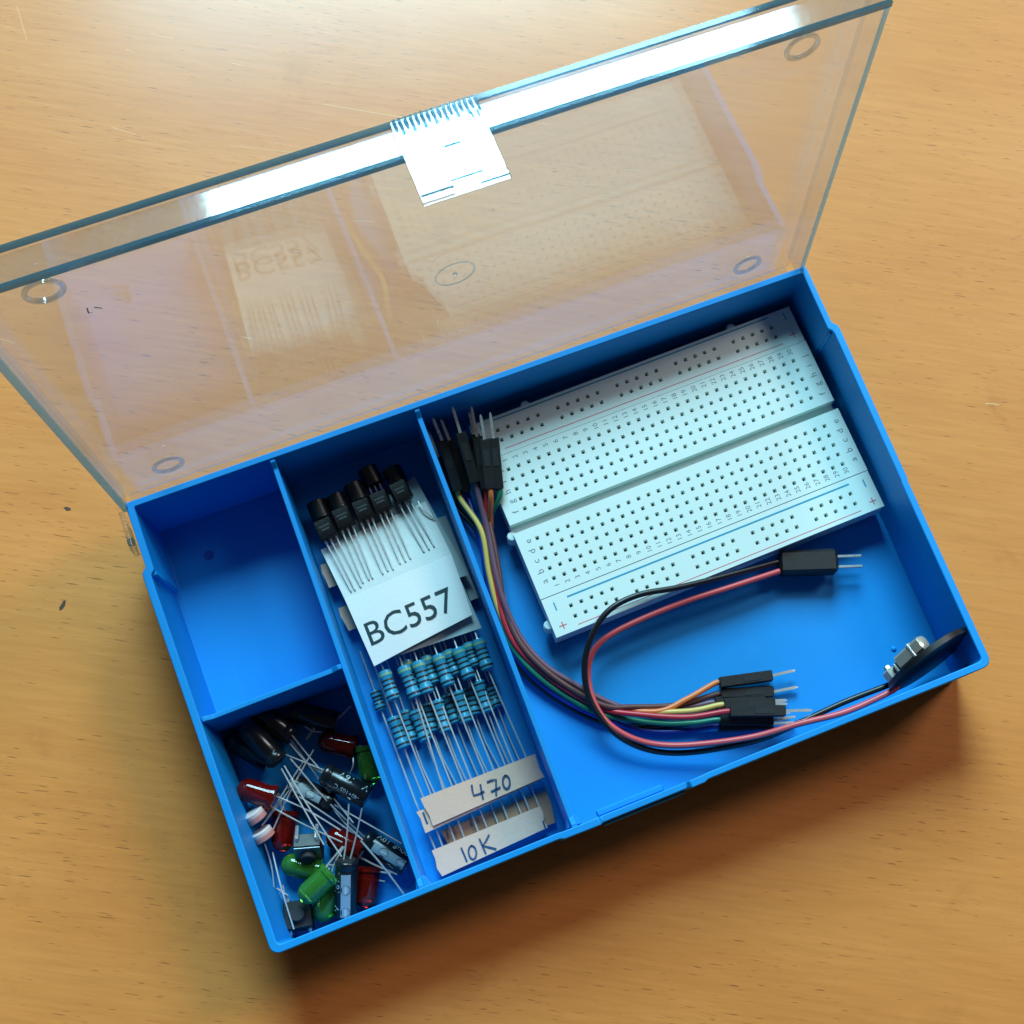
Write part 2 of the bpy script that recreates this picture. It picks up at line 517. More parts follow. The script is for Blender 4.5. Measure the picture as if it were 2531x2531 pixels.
# ------------------------------------------------------------------ measured positions (millimetres)
D = {
'top_yellow':[[70.04,99.84,13.0],[70.3,94.27,11.5],[69.77,82.58,8.0]],
'top_blue':[[71.83,99.68,11.0],[72.03,94.47,9.5],[71.66,82.31,5.5]],
'top_purple':[[74.91,99.47,17.0],[74.57,93.44,15.5],[73.83,82.12,11.5]],
'top_orange':[[80.3,95.58,16.5],[79.25,90.12,15.0],[76.47,79.26,12.3]],
'top_green':[[82.6,95.45,16.0],[81.32,89.81,14.6],[78.29,78.65,11.7]],
'top_red':[[79.27,99.08,14.0],[78.11,92.19,12.2],[75.69,80.31,9.5]],
'top_brown':[[78.6,98.91,11.0],[77.99,93.73,9.5],[75.18,81.6,7.0]],
'top_black':[[68.31,98.99,8.0],[68.31,92.29,7.0],[68.42,81.59,4.0]],
'bot_orange':[[109.97,19.57,4.2],[122.03,16.67,4.2],[127.57,15.88,4.2]],
'bot_brown':[[109.38,17.19,3.0],[121.1,13.24,3.0],[126.86,12.18,3.0]],
'bot_yellow':[[108.63,14.37,6.2],[119.65,10.45,6.2],[122.35,9.27,6.2]],
'bot_red':[[108.81,12.37,8.6],[120.65,7.89,8.6],[126.46,5.81,8.6]],
'bot_green':[[106.64,11.59,5.4],[117.95,7.15,5.6],[123.03,6.0,5.6]],
'bot_blue':[[106.23,10.61,2.9],[118.02,6.56,2.9],[123.12,4.94,2.9]],
'bot_purple':[[107.4,15.87,3.0],[118.52,11.92,3.0],[123.3,10.29,3.0]],
'bot_black':[[106.98,13.17,2.9],[118.23,9.02,2.9],[122.77,7.39,2.9]],
'bundle':[[72.97,81.22,7.0],[72.19,71.42,6.5],[70.62,62.03,6.0],[69.29,53.31,5.5],[69.88,44.61,5.0],[72.8,37.02,4.5],[77.26,30.13,4.2],[83.18,23.72,4.0],[90.41,18.99,3.8]],
'orange_end':[[86.37,22.07,5.0],[93.8,18.71,5.0],[101.29,18.79,5.0]],
'brown_end':[[82.12,26.48,5.0],[89.0,21.73,5.0],[98.94,18.46,4.0]],
'red_end':[[82.51,24.12,6.0],[89.77,19.39,6.5],[99.29,14.82,7.8]],
'yellow_end':[[86.13,21.48,5.0],[99.33,16.48,5.6]],
'green_end':[[85.03,20.74,3.4],[93.45,16.31,3.4],[100.54,13.42,4.4]],
'blue_end':[[84.75,19.85,2.3],[89.74,16.06,2.3],[97.68,12.71,2.5]],
'black_end':[[80.83,21.62,2.2],[87.58,17.61,2.2],[97.56,14.62,2.3]],
'purple_end':[[83.24,25.57,3.5],[90.42,20.27,3.3],[98.67,17.54,3.1]],
'cable_black':[[133.32,40.52,7.0],[117.35,41.7,9.5],[108.11,42.62,11.0],[99.3,44.07,11.8],[92.06,43.32,12.0],[86.65,39.99,11.3],[82.41,34.58,9.6],[80.56,28.2,8.2],[81.2,22.18,7.2],[83.96,16.27,6.0],[88.57,11.62,5.2],[94.64,8.36,5.0],[102.77,5.97,6.0],[113.28,4.12,8.0],[123.82,4.34,9.5],[134.25,4.77,10.0],[145.21,4.64,10.0]],
'cable_black2':[[146.45,5.33,10.0]],
'cable_red':[[132.83,38.3,7.0],[121.12,38.76,7.8],[109.44,39.34,8.2],[97.64,39.17,8.2],[89.37,38.19,8.0],[84.79,35.89,7.4],[82.15,31.46,6.9],[81.31,25.84,6.8],[82.38,20.44,6.6],[85.89,15.47,6.4],[91.2,11.58,6.4],[99.01,8.43,7.2],[111.26,5.24,9.0],[121.94,3.98,11.0],[132.76,2.56,12.0],[143.89,3.0,12.0]],
'cable_red2':[[146.31,3.84,12.0]],
'plug':[[133.4,40.26,6.0],[146.73,35.65,6.0],[152.62,36.72,6.0],[151.88,34.56,6.0]],
'disc':[[146.13,4.34,11.0],[167.44,8.85,11.0],[156.52,6.31,11.0],[153.15,5.84,21.0]],
'clip':[[153.39,9.79,15.0],[161.72,9.85,15.0],[152.99,8.05,15.0],[157.81,10.54,15.0]],
'nut':[[148.25,7.42,12.0]],
'nub_floor':[[152.07,12.26,1.5]],
'card':[[35.78,80.32,7.5],[37.17,66.74,10.5],[38.18,50.68,9.5],[62.6,53.76,9.5],[63.81,67.45,10.5],[62.23,76.65,7.5],[57.79,81.71,7.5]],
'text557':[[39.22,54.97,10.0],[39.08,60.19,10.0],[57.43,56.83,10.0],[59.83,61.96,10.0]],
'sheetB':[[37.6,82.32,6.0],[61.69,89.95,5.5],[62.29,77.04,6.0],[65.15,63.21,7.0],[62.76,62.54,7.0],[63.79,50.64,7.5],[43.81,51.45,7.5],[37.87,56.42,7.0]],
'sheetC':[[63.0,79.37,3.5],[65.32,79.25,3.5],[65.79,57.93,4.0],[63.35,58.13,4.0]],
'tapeL':[[34.58,77.85,4.0],[34.99,72.33,4.0],[35.52,67.06,4.5],[35.66,61.36,4.5]],
'tl0':[[37.37,81.84,9.5],[39.1,68.32,10.6]],
'tl1':[[38.62,81.92,9.5],[39.98,68.35,10.6]],
'tl2':[[39.98,82.32,9.5],[41.42,68.51,10.6]],
'tl3':[[41.71,82.77,9.5],[42.22,69.3,10.6]],
'tl4':[[43.02,83.01,9.5],[43.67,69.47,10.6]],
'tl5':[[44.37,82.87,9.5],[44.54,69.49,10.6]],
'tl6':[[46.37,83.04,9.5],[47.03,69.63,10.6]],
'tl7':[[47.84,83.22,9.5],[48.33,69.86,10.6]],
'tl8':[[49.01,83.52,9.5],[49.53,69.77,10.6]],
'tl9':[[51.01,83.7,9.5],[51.46,70.49,10.6]],
'tl10':[[52.22,83.61,9.5],[52.78,70.54,10.6]],
'tl11':[[53.55,83.85,9.5],[54.03,70.79,10.6]],
'tl12':[[55.93,84.07,9.5],[57.43,71.25,10.6]],
'tl13':[[57.42,84.26,9.5],[58.71,71.39,10.6]],
'tl14':[[58.5,84.79,9.5],[60.03,71.62,10.6]],
'tb_up':[[37.64,85.48,9.3],[43.02,87.16,9.3],[47.6,87.66,9.3],[52.05,88.23,9.3],[56.88,88.28,9.3]],
'tb_low':[[38.25,92.0,6.0],[42.85,91.96,6.0],[47.57,93.21,6.0],[52.04,95.72,6.0],[57.29,93.74,6.0]],
'U0':[[39.76,49.51,7.2],[39.73,42.09,7.2]],
'U1':[[44.06,48.91,7.2],[44.29,40.84,7.2]],
'U2':[[47.51,48.82,7.2],[47.21,40.77,7.2]],
'U3':[[52.16,48.63,7.2],[52.2,40.6,7.2]],
'U4':[[56.83,48.44,7.2],[57.05,40.49,7.2]],
'U5':[[61.85,48.66,7.2],[61.59,40.87,7.2]],
'V0':[[49.44,49.68,5.2],[49.32,42.57,5.2]],
'V1':[[54.54,49.16,5.2],[54.62,42.65,5.2]],
'V2':[[59.46,49.06,5.2],[59.27,42.82,5.2]],
'V3':[[45.1,50.29,5.2],[44.84,43.24,5.2]],
'L0':[[38.05,39.36,5.0],[38.17,31.43,5.0]],
'L1':[[43.12,38.97,5.0],[43.27,31.18,5.0]],
'L2':[[48.5,39.36,5.0],[48.04,31.42,5.0]],
'L3':[[53.48,39.56,5.0],[53.05,31.75,5.0]],
'L4':[[58.6,40.07,5.0],[58.29,32.17,5.0]],
'M0':[[40.94,40.1,3.0],[40.43,32.35,3.0]],
'M1':[[46.42,39.75,3.0],[45.28,32.74,3.0]],
'M2':[[51.11,40.07,3.0],[50.87,32.68,3.0]],
'M3':[[56.64,39.71,3.0],[55.5,32.83,3.0]],
'M4':[[60.91,38.77,3.0],[60.77,32.73,3.0]],
'N0':[[36.25,46.56,3.0],[36.18,41.42,3.0]],
'tape470':[[37.69,19.75,6.5],[64.61,19.69,6.5],[64.67,14.22,6.5],[38.73,13.22,6.5]],
'tape470b':[[36.2,17.29,6.2],[36.4,12.47,6.2]],
'w470':[[49.22,18.47,6.5],[48.83,16.05,6.5],[51.42,16.05,6.5],[51.08,17.91,6.5],[50.51,14.53,6.5],[52.6,17.82,6.5],[54.73,17.5,6.5],[53.49,14.21,6.5],[52.72,15.37,6.5],[55.07,15.65,6.5],[56.52,16.28,6.5],[57.03,17.63,6.5],[57.37,15.95,6.5],[37.87,16.96,6.5],[37.85,14.08,6.5]],
'tape10k':[[36.17,8.44,4.0],[61.83,8.7,4.0],[61.49,3.75,4.0],[36.23,2.52,4.0]],
'tape10kb':[[62.27,11.65,3.8],[64.49,11.48,3.8],[63.61,4.23,3.8],[61.5,3.76,3.8]],
'w10k':[[42.56,6.75,4.0],[42.58,3.53,4.0],[44.43,4.82,4.0],[44.92,6.15,4.0],[45.26,4.49,4.0],[46.97,7.04,4.0],[47.01,3.63,4.0],[49.05,7.07,4.0],[46.89,5.44,4.0],[49.44,3.68,4.0],[61.59,5.53,4.0],[61.53,3.84,4.0]],
'brown':[[39.65,10.69,2.5],[60.95,10.89,2.5],[61.24,8.0,2.5],[39.98,7.83,2.5]],
'lowl':[[38.76,13.69,4.0],[38.53,8.35,4.0],[41.52,12.77,4.0],[41.35,8.58,4.0],[43.71,13.11,4.0],[43.93,8.58,4.0],[46.29,13.11,4.0],[46.42,8.79,4.0],[48.63,12.88,4.0],[48.91,9.0,4.0],[51.53,12.76,4.0],[51.56,9.15,4.0],[53.95,13.19,4.0],[54.07,9.36,4.0],[56.41,13.25,4.0],[56.58,9.57,4.0],[59.0,13.62,4.0],[59.04,9.63,4.0],[61.41,12.15,4.0],[61.63,9.99,4.0]],
'ulead':[[62.04,40.22,6.8],[62.66,20.07,6.8],[57.2,39.96,6.8],[57.67,19.77,6.8],[52.49,40.02,6.8],[52.76,19.63,6.8],[47.5,40.19,6.8],[47.69,19.9,6.8],[44.58,40.26,6.8],[43.13,19.64,6.8],[39.84,41.05,6.8],[40.22,20.1,6.8]],
'C1':[[20.11,32.55,8.0],[27.24,23.96,8.0]],
'C1l':[[20.36,33.08,8.5],[13.43,39.61,8.0],[20.5,31.71,8.0],[15.33,41.28,8.0]],
'C2':[[13.28,32.41,5.2],[19.49,25.86,5.2]],
'C2l':[[19.56,25.78,6.0],[30.87,12.02,9.5],[18.97,25.4,5.0],[23.39,15.47,6.0]],
'C3':[[23.47,16.19,4.3],[30.19,7.46,4.3]],
'C3l':[[23.6,16.47,4.6],[14.58,37.88,10.5],[23.08,16.01,4.4],[13.57,29.61,9.0]],
'C4':[[18.8,13.16,9.5],[14.42,2.45,5.0]],
'C4l':[[18.27,13.36,10.0],[23.25,23.93,11.5],[19.63,12.98,10.0],[25.61,21.96,12.0]],
'C5':[[8.18,46.77,8.5],[11.8,38.49,8.5]],
'C5l':[[12.0,36.61,9.5],[15.5,17.69,11.5],[12.79,36.98,9.5],[18.18,14.0,11.5]],
'C6':[[12.18,49.0,6.0],[15.94,43.0,6.0]],
'C6l':[[16.14,43.15,7.0],[23.7,24.9,9.5],[15.43,42.51,6.0],[22.49,20.13,7.5]],
'C7':[[17.55,48.51,4.5],[22.27,45.26,4.5]],
'C7l':[[19.27,44.26,5.0],[22.17,41.73,5.0],[20.87,42.94,5.0],[24.34,45.09,5.0]],
'C8':[[3.05,47.91,4.2],[6.64,43.38,4.2]],
'C8l':[[4.75,42.82,5.0],[6.59,42.27,5.0],[7.38,41.1,5.0]],
'R1':[[1.81,36.68,8.0],[8.86,30.86,8.0]],
'R1l':[[8.99,31.52,8.5],[19.59,19.45,9.0],[7.0,30.08,8.0],[19.03,17.02,8.5]],
'R2':[[5.9,20.3,4.2],[8.92,27.38,4.2]],
'R2l':[[9.25,27.23,4.5],[9.97,30.65,5.0],[8.37,27.58,4.5],[9.19,32.32,5.0]],
'R3':[[20.97,40.55,4.2],[28.04,35.69,4.2]],
'R3l':[[28.16,35.97,4.4],[31.18,34.25,4.6],[27.93,35.39,4.2],[26.53,33.87,4.0]],
'R4':[[16.14,20.46,4.0],[21.73,14.2,4.0]],
'R5':[[18.64,2.4,4.2],[21.17,7.71,4.2]],
'R5l':[[21.07,10.07,5.0],[26.26,7.17,5.0],[20.14,8.51,4.5],[24.48,6.05,4.5]],
'G1':[[6.83,8.75,8.6],[14.96,11.91,8.6]],
'G1l':[[15.05,12.03,9.0],[19.25,15.9,9.5],[14.8,12.79,8.8],[12.82,12.93,8.5]],
'G2':[[5.01,18.14,4.2],[12.06,13.33,4.2]],
'G2l':[[12.08,13.32,4.4],[15.48,13.29,5.0],[11.66,13.16,4.2],[14.35,12.08,4.6]],
'G3':[[8.39,3.53,4.2],[13.2,7.89,4.2]],
'G4':[[28.84,26.71,4.2],[30.09,34.19,4.2]],
'G4l':[[25.24,30.81,5.0],[26.98,33.71,5.5],[28.03,28.25,6.0],[29.36,30.13,6.0]],
'D1':[[3.48,29.12,8.0]],
'D1l':[[4.9,27.44,7.0],[16.73,36.66,7.5],[3.88,26.84,7.0],[19.59,38.34,7.0]],
'D2':[[3.54,24.8,7.0]],
'D2l':[[5.18,24.51,6.5],[18.62,37.13,9.0],[3.02,23.25,5.0],[1.93,13.7,4.5],[4.04,20.84,5.0],[3.44,3.76,7.0]],
'B1':[[11.49,19.22,5.0],[9.73,21.94,5.0],[14.61,20.51,5.0],[9.35,19.36,6.0],[8.12,16.57,4.0],[13.61,18.17,6.0],[12.49,15.17,4.0]],
'B2':[[3.74,6.7,3.5],[1.79,9.79,3.5],[7.64,8.45,3.5],[1.52,7.27,5.0],[7.04,6.54,5.0]],
'tw':[[-0.09,13.85,4.0],[0.69,12.21,4.0],[1.42,9.94,4.0],[2.73,13.38,4.0],[0.79,11.51,4.0],[0.4,10.34,4.0]],
'misc':[[22.85,15.89,9.0],[27.65,1.93,8.0],[18.94,16.11,9.0],[13.17,12.78,9.0],[30.23,45.05,4.0],[23.96,41.86,4.0],[24.11,45.32,4.0],[18.55,41.53,4.0],[7.64,35.24,6.0],[8.58,37.09,6.0],[8.23,34.5,6.0],[12.31,36.73,7.0]],
'floorL':[[2.83,95.42,1.5],[1.52,56.24,1.5]],
'gate_floor':[[11.14,90.19,1.5]],
'stain':[[-16.06,112.92,0.0],[-23.53,91.11,0.0],[11.27,90.66,0.0]],
'shfade':[[100.51,-30.32,0.0],[62.43,-24.69,0.0]],
'scr':[[73.86,193.17,0.0],[95.16,181.03,0.0],[9.57,246.39,0.0],[9.31,235.54,0.0],[38.77,227.29,0.0],[44.24,224.1,0.0],[31.7,225.15,0.0],[33.39,223.72,0.0],[55.68,212.51,0.0],[58.02,210.84,0.0]],
}

BW, BD, BH = 164.6, 101.65, 22.25           # box width, depth, rim height


def V(k, i=0):
    return Vector(D[k][i])


# ------------------------------------------------------------------ table
mb = MB()
mb.box((95, 85, -14), (1300, 1000, 28))
table = mb.build('table_top', 'wood', bevel=1.5)
tag(table, kind='structure')
ROOT[table.name] = Vector((0, 0, 0))


def blob(c, rx, ry, rot, n=14, z=0.05, seed=1):
    rnd = random.Random(seed)
    pts = []
    for k in range(n):
        a = 2 * math.pi * k / n
        r = rnd.uniform(0.7, 1.15)
        x, y = rx * r * math.cos(a), ry * r * math.sin(a)
        pts.append((c[0] + x * math.cos(rot) - y * math.sin(rot), c[1] + x * math.sin(rot) + y * math.cos(rot)))
    return MB().prism(pts, 0.004, z)


blob(V('stain', 0), 0.5, 0.85, 0.9, seed=3).build('stain', 'grime', table)
blob(V('stain', 1), 0.5, 1.25, -0.7, seed=5).build('stain', 'grime', table)
SCR = [((73.9, 193.2), (95.2, 181), .28), ((9.6, 246), (9.3, 235.5), .2), ((38.8, 227.3), (44.2, 224), .3), ((31.7, 225), (33.4, 223.7), .35), ((55.7, 212.5), (58, 210.8), .3),
       ((48, 190), (70, 179), .16), ((60, 232), (66, 226), .22), ((22, 205), (27, 201), .25), ((105, 205), (109, 203.5), .3), ((35, 140), (37, 138.5), .3), ((120, 172), (126, 168.5), .2),
       ((70, 160), (75, 158), .25), ((140, 150), (143, 148.8), .2), ((-20, 160), (-16, 157), .2), ((200, 60), (203, 58.6), .35), ((205, 30), (207, 29), .3)]
for i, (a, b, w) in enumerate(SCR):
    rnd = random.Random(i)
    a, b = Vector((a[0], a[1], 0.003)), Vector((b[0], b[1], 0.003))
    nrm = Vector((-(b - a).y, (b - a).x, 0)).normalized()
    pts = [a.lerp(b, t / 5) + nrm * rnd.uniform(-.1, .1) for t in range(6)]
    MB().ribbon(pts, w * .6, th=0.015).build('scratch', 'scratch', table)

# ------------------------------------------------------------------ the blue box and its clear lid
box = thing('storage_box', (BW / 2, BD / 2, 0), 'blue plastic compartment box with its clear hinged lid standing open', 'storage box')


def arc(c, r, a0, a1, n=5):
    return [(c[0] + r * math.cos(math.radians(a0 + (a1 - a0) * k / n)), c[1] + r * math.sin(math.radians(a0 + (a1 - a0) * k / n))) for k in range(n + 1)]


outer = arc((1.7, 1.7), 1.9, 180, 270) + [(62.5, -0.1), (63.5, -.5), (71.5, -.55), (72.2, -.25), (91.8, -.25), (92.5, -.55), (95.5, -.5), (96.5, -.1)] + arc((BW - 1.9, 1.9), 2.1, 270, 360) + \
    [(164.9, 45), (165.1, 45.6), (165.5, 84.4), (165.3, 85.3), (164.3, 86.4)] + arc((BW - 1.1, BD - .8), .8, 0, 90, 3) + arc((0.8, BD - .8), .8, 90, 180, 3) + [(0.05, 86.4), (-1.0, 85.3), (-1.15, 84.4), (-0.7, 45)]
inner = arc((2.5, 2.4), 1.0, 180, 270) + [(62.5, 1.25), (63.5, 1.15), (71.5, 1.1), (72.2, 1.2), (91.8, 1.2), (92.5, 1.1), (95.5, 1.15), (96.5, 1.25)] + arc((BW - 2.6, 2.4), 1.0, 270, 360) + \
    [(163.3, 45), (163.45, 45.6), (163.75, 83.6), (163.5, 84.4), (162.75, 85.2)] + arc((BW - 2.2, BD - 1.9), .4, 0, 90, 3) + arc((2.1, BD - 1.9), .4, 90, 180, 3) + [(1.65, 85.2), (0.75, 84.4), (0.6, 83.6), (1.0, 45)]
assert len(outer) == len(inner)


def rim_z(x, y):
    z = BH
    if y < 3 and 72 <= x <= 92:
        z -= 1.1
    return z


n = len(outer)
DR = 0.7                                   # draft: walls lean in slightly towards the floor
lean = lambda q, k: (BW / 2 + (q[0] - BW / 2) * k, BD / 2 + (q[1] - BD / 2) * k)
kf = 1 - 2 * DR / BW
mb = MB()
vs = [(*lean(q, kf), 0) for q in outer] + [(*q, rim_z(*q)) for q in outer] + [(*q, rim_z(*q)) for q in inner] + [(*lean(q, kf), 1.5) for q in inner]
fs = [tuple(range(n - 1, -1, -1)), tuple(3 * n + i for i in range(n))]
for i in range(n):
    j = (i + 1) % n
    fs += [(i, j, n + j, n + i), (n + i, n + j, 2 * n + j, 2 * n + i), (2 * n + i, 2 * n + j, 3 * n + j, 3 * n + i)]
mb.add(vs, fs)
tray = mb.build('tray', 'blue_plastic', box, bevel=0.22)


def divider(x0, y0, x1, y1, t, top, drop=1.2, run=2.2):
    """thin moulded wall with its top edge dipping just inside the outer walls"""
    a, b = Vector((x0, y0, 0)), Vector((x1, y1, 0))
    d = (b - a); Ln = d.length; d.normalize(); q = Vector((-d.y, d.x, 0))
    prof = [(0, top), (run * .4, top), (run, top - drop), (Ln - run, top - drop), (Ln - run * .4, top), (Ln, top)]
    rings = []
    for s_, z in prof:
        p = a + d * s_
        rings.append([p - q * t * .75 + Vector((0, 0, 1.52)), p + q * t * .75 + Vector((0, 0, 1.52)), p + q * t / 2 + Vector((0, 0, z)), p - q * t / 2 + Vector((0, 0, z))])
    return MB().rings(rings, True, True, False)


divider(32.3, 1.0, 32.9, BD - 1.3, 1.15, BH - 0.35).build('divider', 'blue_plastic', box, bevel=0.15)
divider(66.3, 1.0, 66.75, BD - 1.3, 1.15, BH - 0.35).build('divider', 'blue_plastic', box, bevel=0.15)
divider(1.2, 50.6, 32.05, 50.9, 1.1, BH - 0.35).build('divider', 'blue_plastic', box, bevel=0.15)
# inner catch bar for the latch, hinge rib, and mould marks on the floors
mb = MB(); mb.cbox((79.6, 2.0, 17.6), (15.5, 1.5, 1.2), 0.3); mb.build('latch_catch', 'blue_plastic', box)
mb = MB(); mb.cbox((81.9, -0.62, 18.0), (19.0, 0.7, 1.4), 0.25); mb.build('latch_ridge', 'blue_plastic', box)
for x in (32.6, 66.5):
    mb = MB(); mb.prism([(x - 1.6, 1.4), (x + 1.6, 1.4), (x + 0.9, 3.6), (x - 0.9, 3.6)], 1.6, BH - 3); mb.build('divider_slot', 'blue_plastic', box, bevel=.1)
mb = MB(); mb.lathe(V('gate_floor') + Vector((0, 0, -.01)), (0, 0, 1), [(0, 1.15), (.1, 1.15), (.16, .95), (.1, .75), (.06, .2)]); mb.build('mould_mark', 'blue_deep', box)
mb = MB(); mb.lathe(V('nub_floor') + Vector((0, 0, -.01)), (0, 0, 1), [(0, .7), (.2, .6), (.45, .25)]); mb.build('mould_mark', 'blue_plastic', box)
for x, sgn in ((0.45, 1), (164.2, -1)):
    mb = MB(); mb.cbox((x + sgn * .75, 84.6, 12), (1.2, 1.2, 19), .2); mb.build('wall_rib', 'blue_plastic', box)

# the lid stands almost upright behind the rear rim
PHI = 0.05704
LO = Vector((81.24, 106.645, 22.25))
LU = Vector((0, math.sin(PHI), math.cos(PHI)))
LF = Vector((0, -math.cos(PHI), math.sin(PHI)))
HW = 82.3


def LP(x, u, f):
    """x across the lid, u up the panel from the hinge, f out of the panel towards the box front"""
    if x > 0:
        x *= 1 - 0.022 * u / 97
    return LO + Vector((x, 0, 0)) + LU * u + LF * f


def lid_box(x0, x1, u0, u1, f0, f1, m=None):
    m = m or MB()
    vs = [LP(x, u_, f_) for f_ in (f0, f1) for u_ in (u0, u1) for x in (x0, x1)]
    return m.add(vs, [(0, 2, 3, 1), (4, 5, 7, 6), (0, 1, 5, 4), (2, 6, 7, 3), (0, 4, 6, 2), (1, 3, 7, 5)])


lid = lid_box(-HW + .02, HW - .02, -9.0, 97.3, -1.3, 0.0).build('lid', 'clear', box)
tag(lid, 'clear transparent lid standing upright behind the box')
E1 = 5.1
FT = 0.09                                   # the lid's front wall flares outward
mb = MB()
vs = [LP(x, u_ + FT * f_, f_) for f_ in (0.03, E1) for u_ in (96.1, 97.28) for x in (-HW + 1.35, HW - 1.35)]
mb.add(vs, [(0, 2, 3, 1), (4, 5, 7, 6), (0, 1, 5, 4), (2, 6, 7, 3), (0, 4, 6, 2), (1, 3, 7, 5)])
mb.build('front_wall', 'clear_haze', lid)
lid_box(-HW + .04, -HW + 1.3, -2.9, 97.26, 0.03, E1).build('side_wall', 'clear', lid)
lid_box(HW - 1.3, HW - .04, -2.9, 97.26, 0.03, E1).build('side_wall', 'clear', lid)
lid_box(-HW + 1.35, HW - 1.35, -8.95, -7.8, 0.03, 3.6).build('rear_wall', 'clear', lid)
# thick moulded edges, blue-grey tint standing in for light gathered in clear plastic
lid_box(-HW, HW, 96.45, 97.85, E1 + .03, E1 + .75).build('rim_edge', 'clear_edge_dark', lid)
lid_box(-HW, -HW + 1.5, -2.9, 95.9, E1 + .03, E1 + .9).build('rim_edge', 'clear_edge', lid)
lid_box(HW - .8, HW, -2.9, 95.9, E1 + .03, E1 + .5).build('rim_edge', 'clear_edge', lid)
lid_box(-HW, HW, 97.33, 98.0, -1.35, -.35).build('corner_edge', 'clear_edge_dark', lid)
lid_box(-HW - .5, -HW - .02, -2.9, 97.3, -1.35, -.7).build('corner_edge', 'clear_ridge', lid)
for sx in (-1, 1):
    mb = MB()
    for (u0, u1, f0, f1) in ((-6.5, -1.6, 5.9, 15.5),):
        lid_box(sx * (HW + .55) - .5, sx * (HW + .55) + .5, u0, u1, f0, f1, mb)
    mb.build('hinge_ear', 'clear', lid, bevel=.3)
    mb = MB(); mb.lathe(LP(sx * (HW + .1), -4.2, 12.5), (sx, 0, 0), [(0, 1.0), (1.1, 1.0), (1.3, .8)], 16); mb.build('hinge_pin', 'clear_edge', lid)


def ring_pts(x, u, R, f, n=32, squash=1.0):
    return [LP(x + R * math.cos(2 * math.pi * k / n), u + R * squash * math.sin(2 * math.pi * k / n), f) for k in range(n)]


def lid_ring(x, u, r0, r1, hgt):
    rr = [ring_pts(x, u, r0, .02), ring_pts(x, u, r0, hgt), ring_pts(x, u, r1, hgt), ring_pts(x, u, r1, .02)]
    m = MB(); m.rings(rr + [rr[0]], False, False, False); return m


for x, u_ in ((-69.7, 84.2), (69.7, 84.0), (-69.7, 0.9), (69.9, 0.6)):
    lid_ring(x, u_, 2.7, 3.6, 0.75).build('foot_ring', 'clear_ridge', lid, bevel=.25)
lid_ring(-.2, 43.0, 4.0, 4.3, 0.22).build('gate_ring', 'clear_ridge', lid, bevel=.1)
mb = MB(); mb.lathe(LP(-.2, 43.0, .02), LF, [(0, .5), (.4, .4), (.6, .12)], 12); mb.build('gate_nub', 'clear_ridge', lid)
for pts in ([(-65.4, 74.3), (-65.7, 72.4), (-65.1, 72.3)], [(-64.3, 73.75), (-63.25, 72.6)]):
    MB().ribbon([LP(a, b, .01) for a, b in pts], .24, LF).build('pen_mark', 'marker_ink', lid)
# latch tab on the front wall, with moulded grip ribs
mb = MB()
x0, x1 = -7.9, 7.2
prof = [(-.9, 98.6), (6.2, 98.75), (9.5, 98.6), (14.4, 98.25), (15.2, 98.7), (16.2, 98.55), (16.5, 98.2), (16.3, 97.95), (14.5, 97.75), (6.2, 97.95), (6.1, 97.95), (-.9, 97.45)]
vs = [LP(x, u_ + FT * f_, f_) for x in (x0, x1) for f_, u_ in prof]
k = len(prof)
mb.add(vs, [tuple(range(k)), tuple(range(2 * k - 1, k - 1, -1))] + [(i, i + k, (i + 1) % k + k, (i + 1) % k) for i in range(k)])
mb.build('latch_tab', 'clear_haze', lid, bevel=.15)
for i in range(16):
    x = x0 + .5 + i * (x1 - x0 - 1.0) / 15
    lid_box(x, x + .48, 98.82, 99.15, -.8, 1.5 + (.8 if i % 2 else 0)).build('grip_rib', 'clear_edge_dark', lid)
for x in (x1 - 2.0, x1 - .9):
    lid_box(x, x + .3, 98.8, 99.0, 2.0, 5.0).build('grip_rib', 'clear_edge_dark', lid)

for f0_, xa, xb in ((6.9, x0 + 6.8, x1 - 5.5), (13.5, x0 + 5.5, x1 - 4), (14.6, x0 + .2, x1 - 9.5), (15.6, x1 - 5.2, x1 - .2)):
    lid_box(xa, xb, 98.6 + FT * f0_, 98.9 + FT * f0_, f0_, f0_ + .16).build('grip_rib', 'clear_edge_dark', lid)

# ------------------------------------------------------------------ breadboard
BX, BY, BA = 82.872, 54.964, 0.01827
ZT, ZB = 10.0, 1.55


def bw(x, y, z=ZT):
    return Vector((BX + x * math.cos(BA) - y * math.sin(BA), BY + x * math.sin(BA) + y * math.cos(BA), z))


bread = thing('breadboard', tuple(bw(37, 14, 1.5)), 'white solderless breadboard with numbered rows lying in the largest compartment', 'breadboard')
HS = 0.44                                   # half size of a contact hole


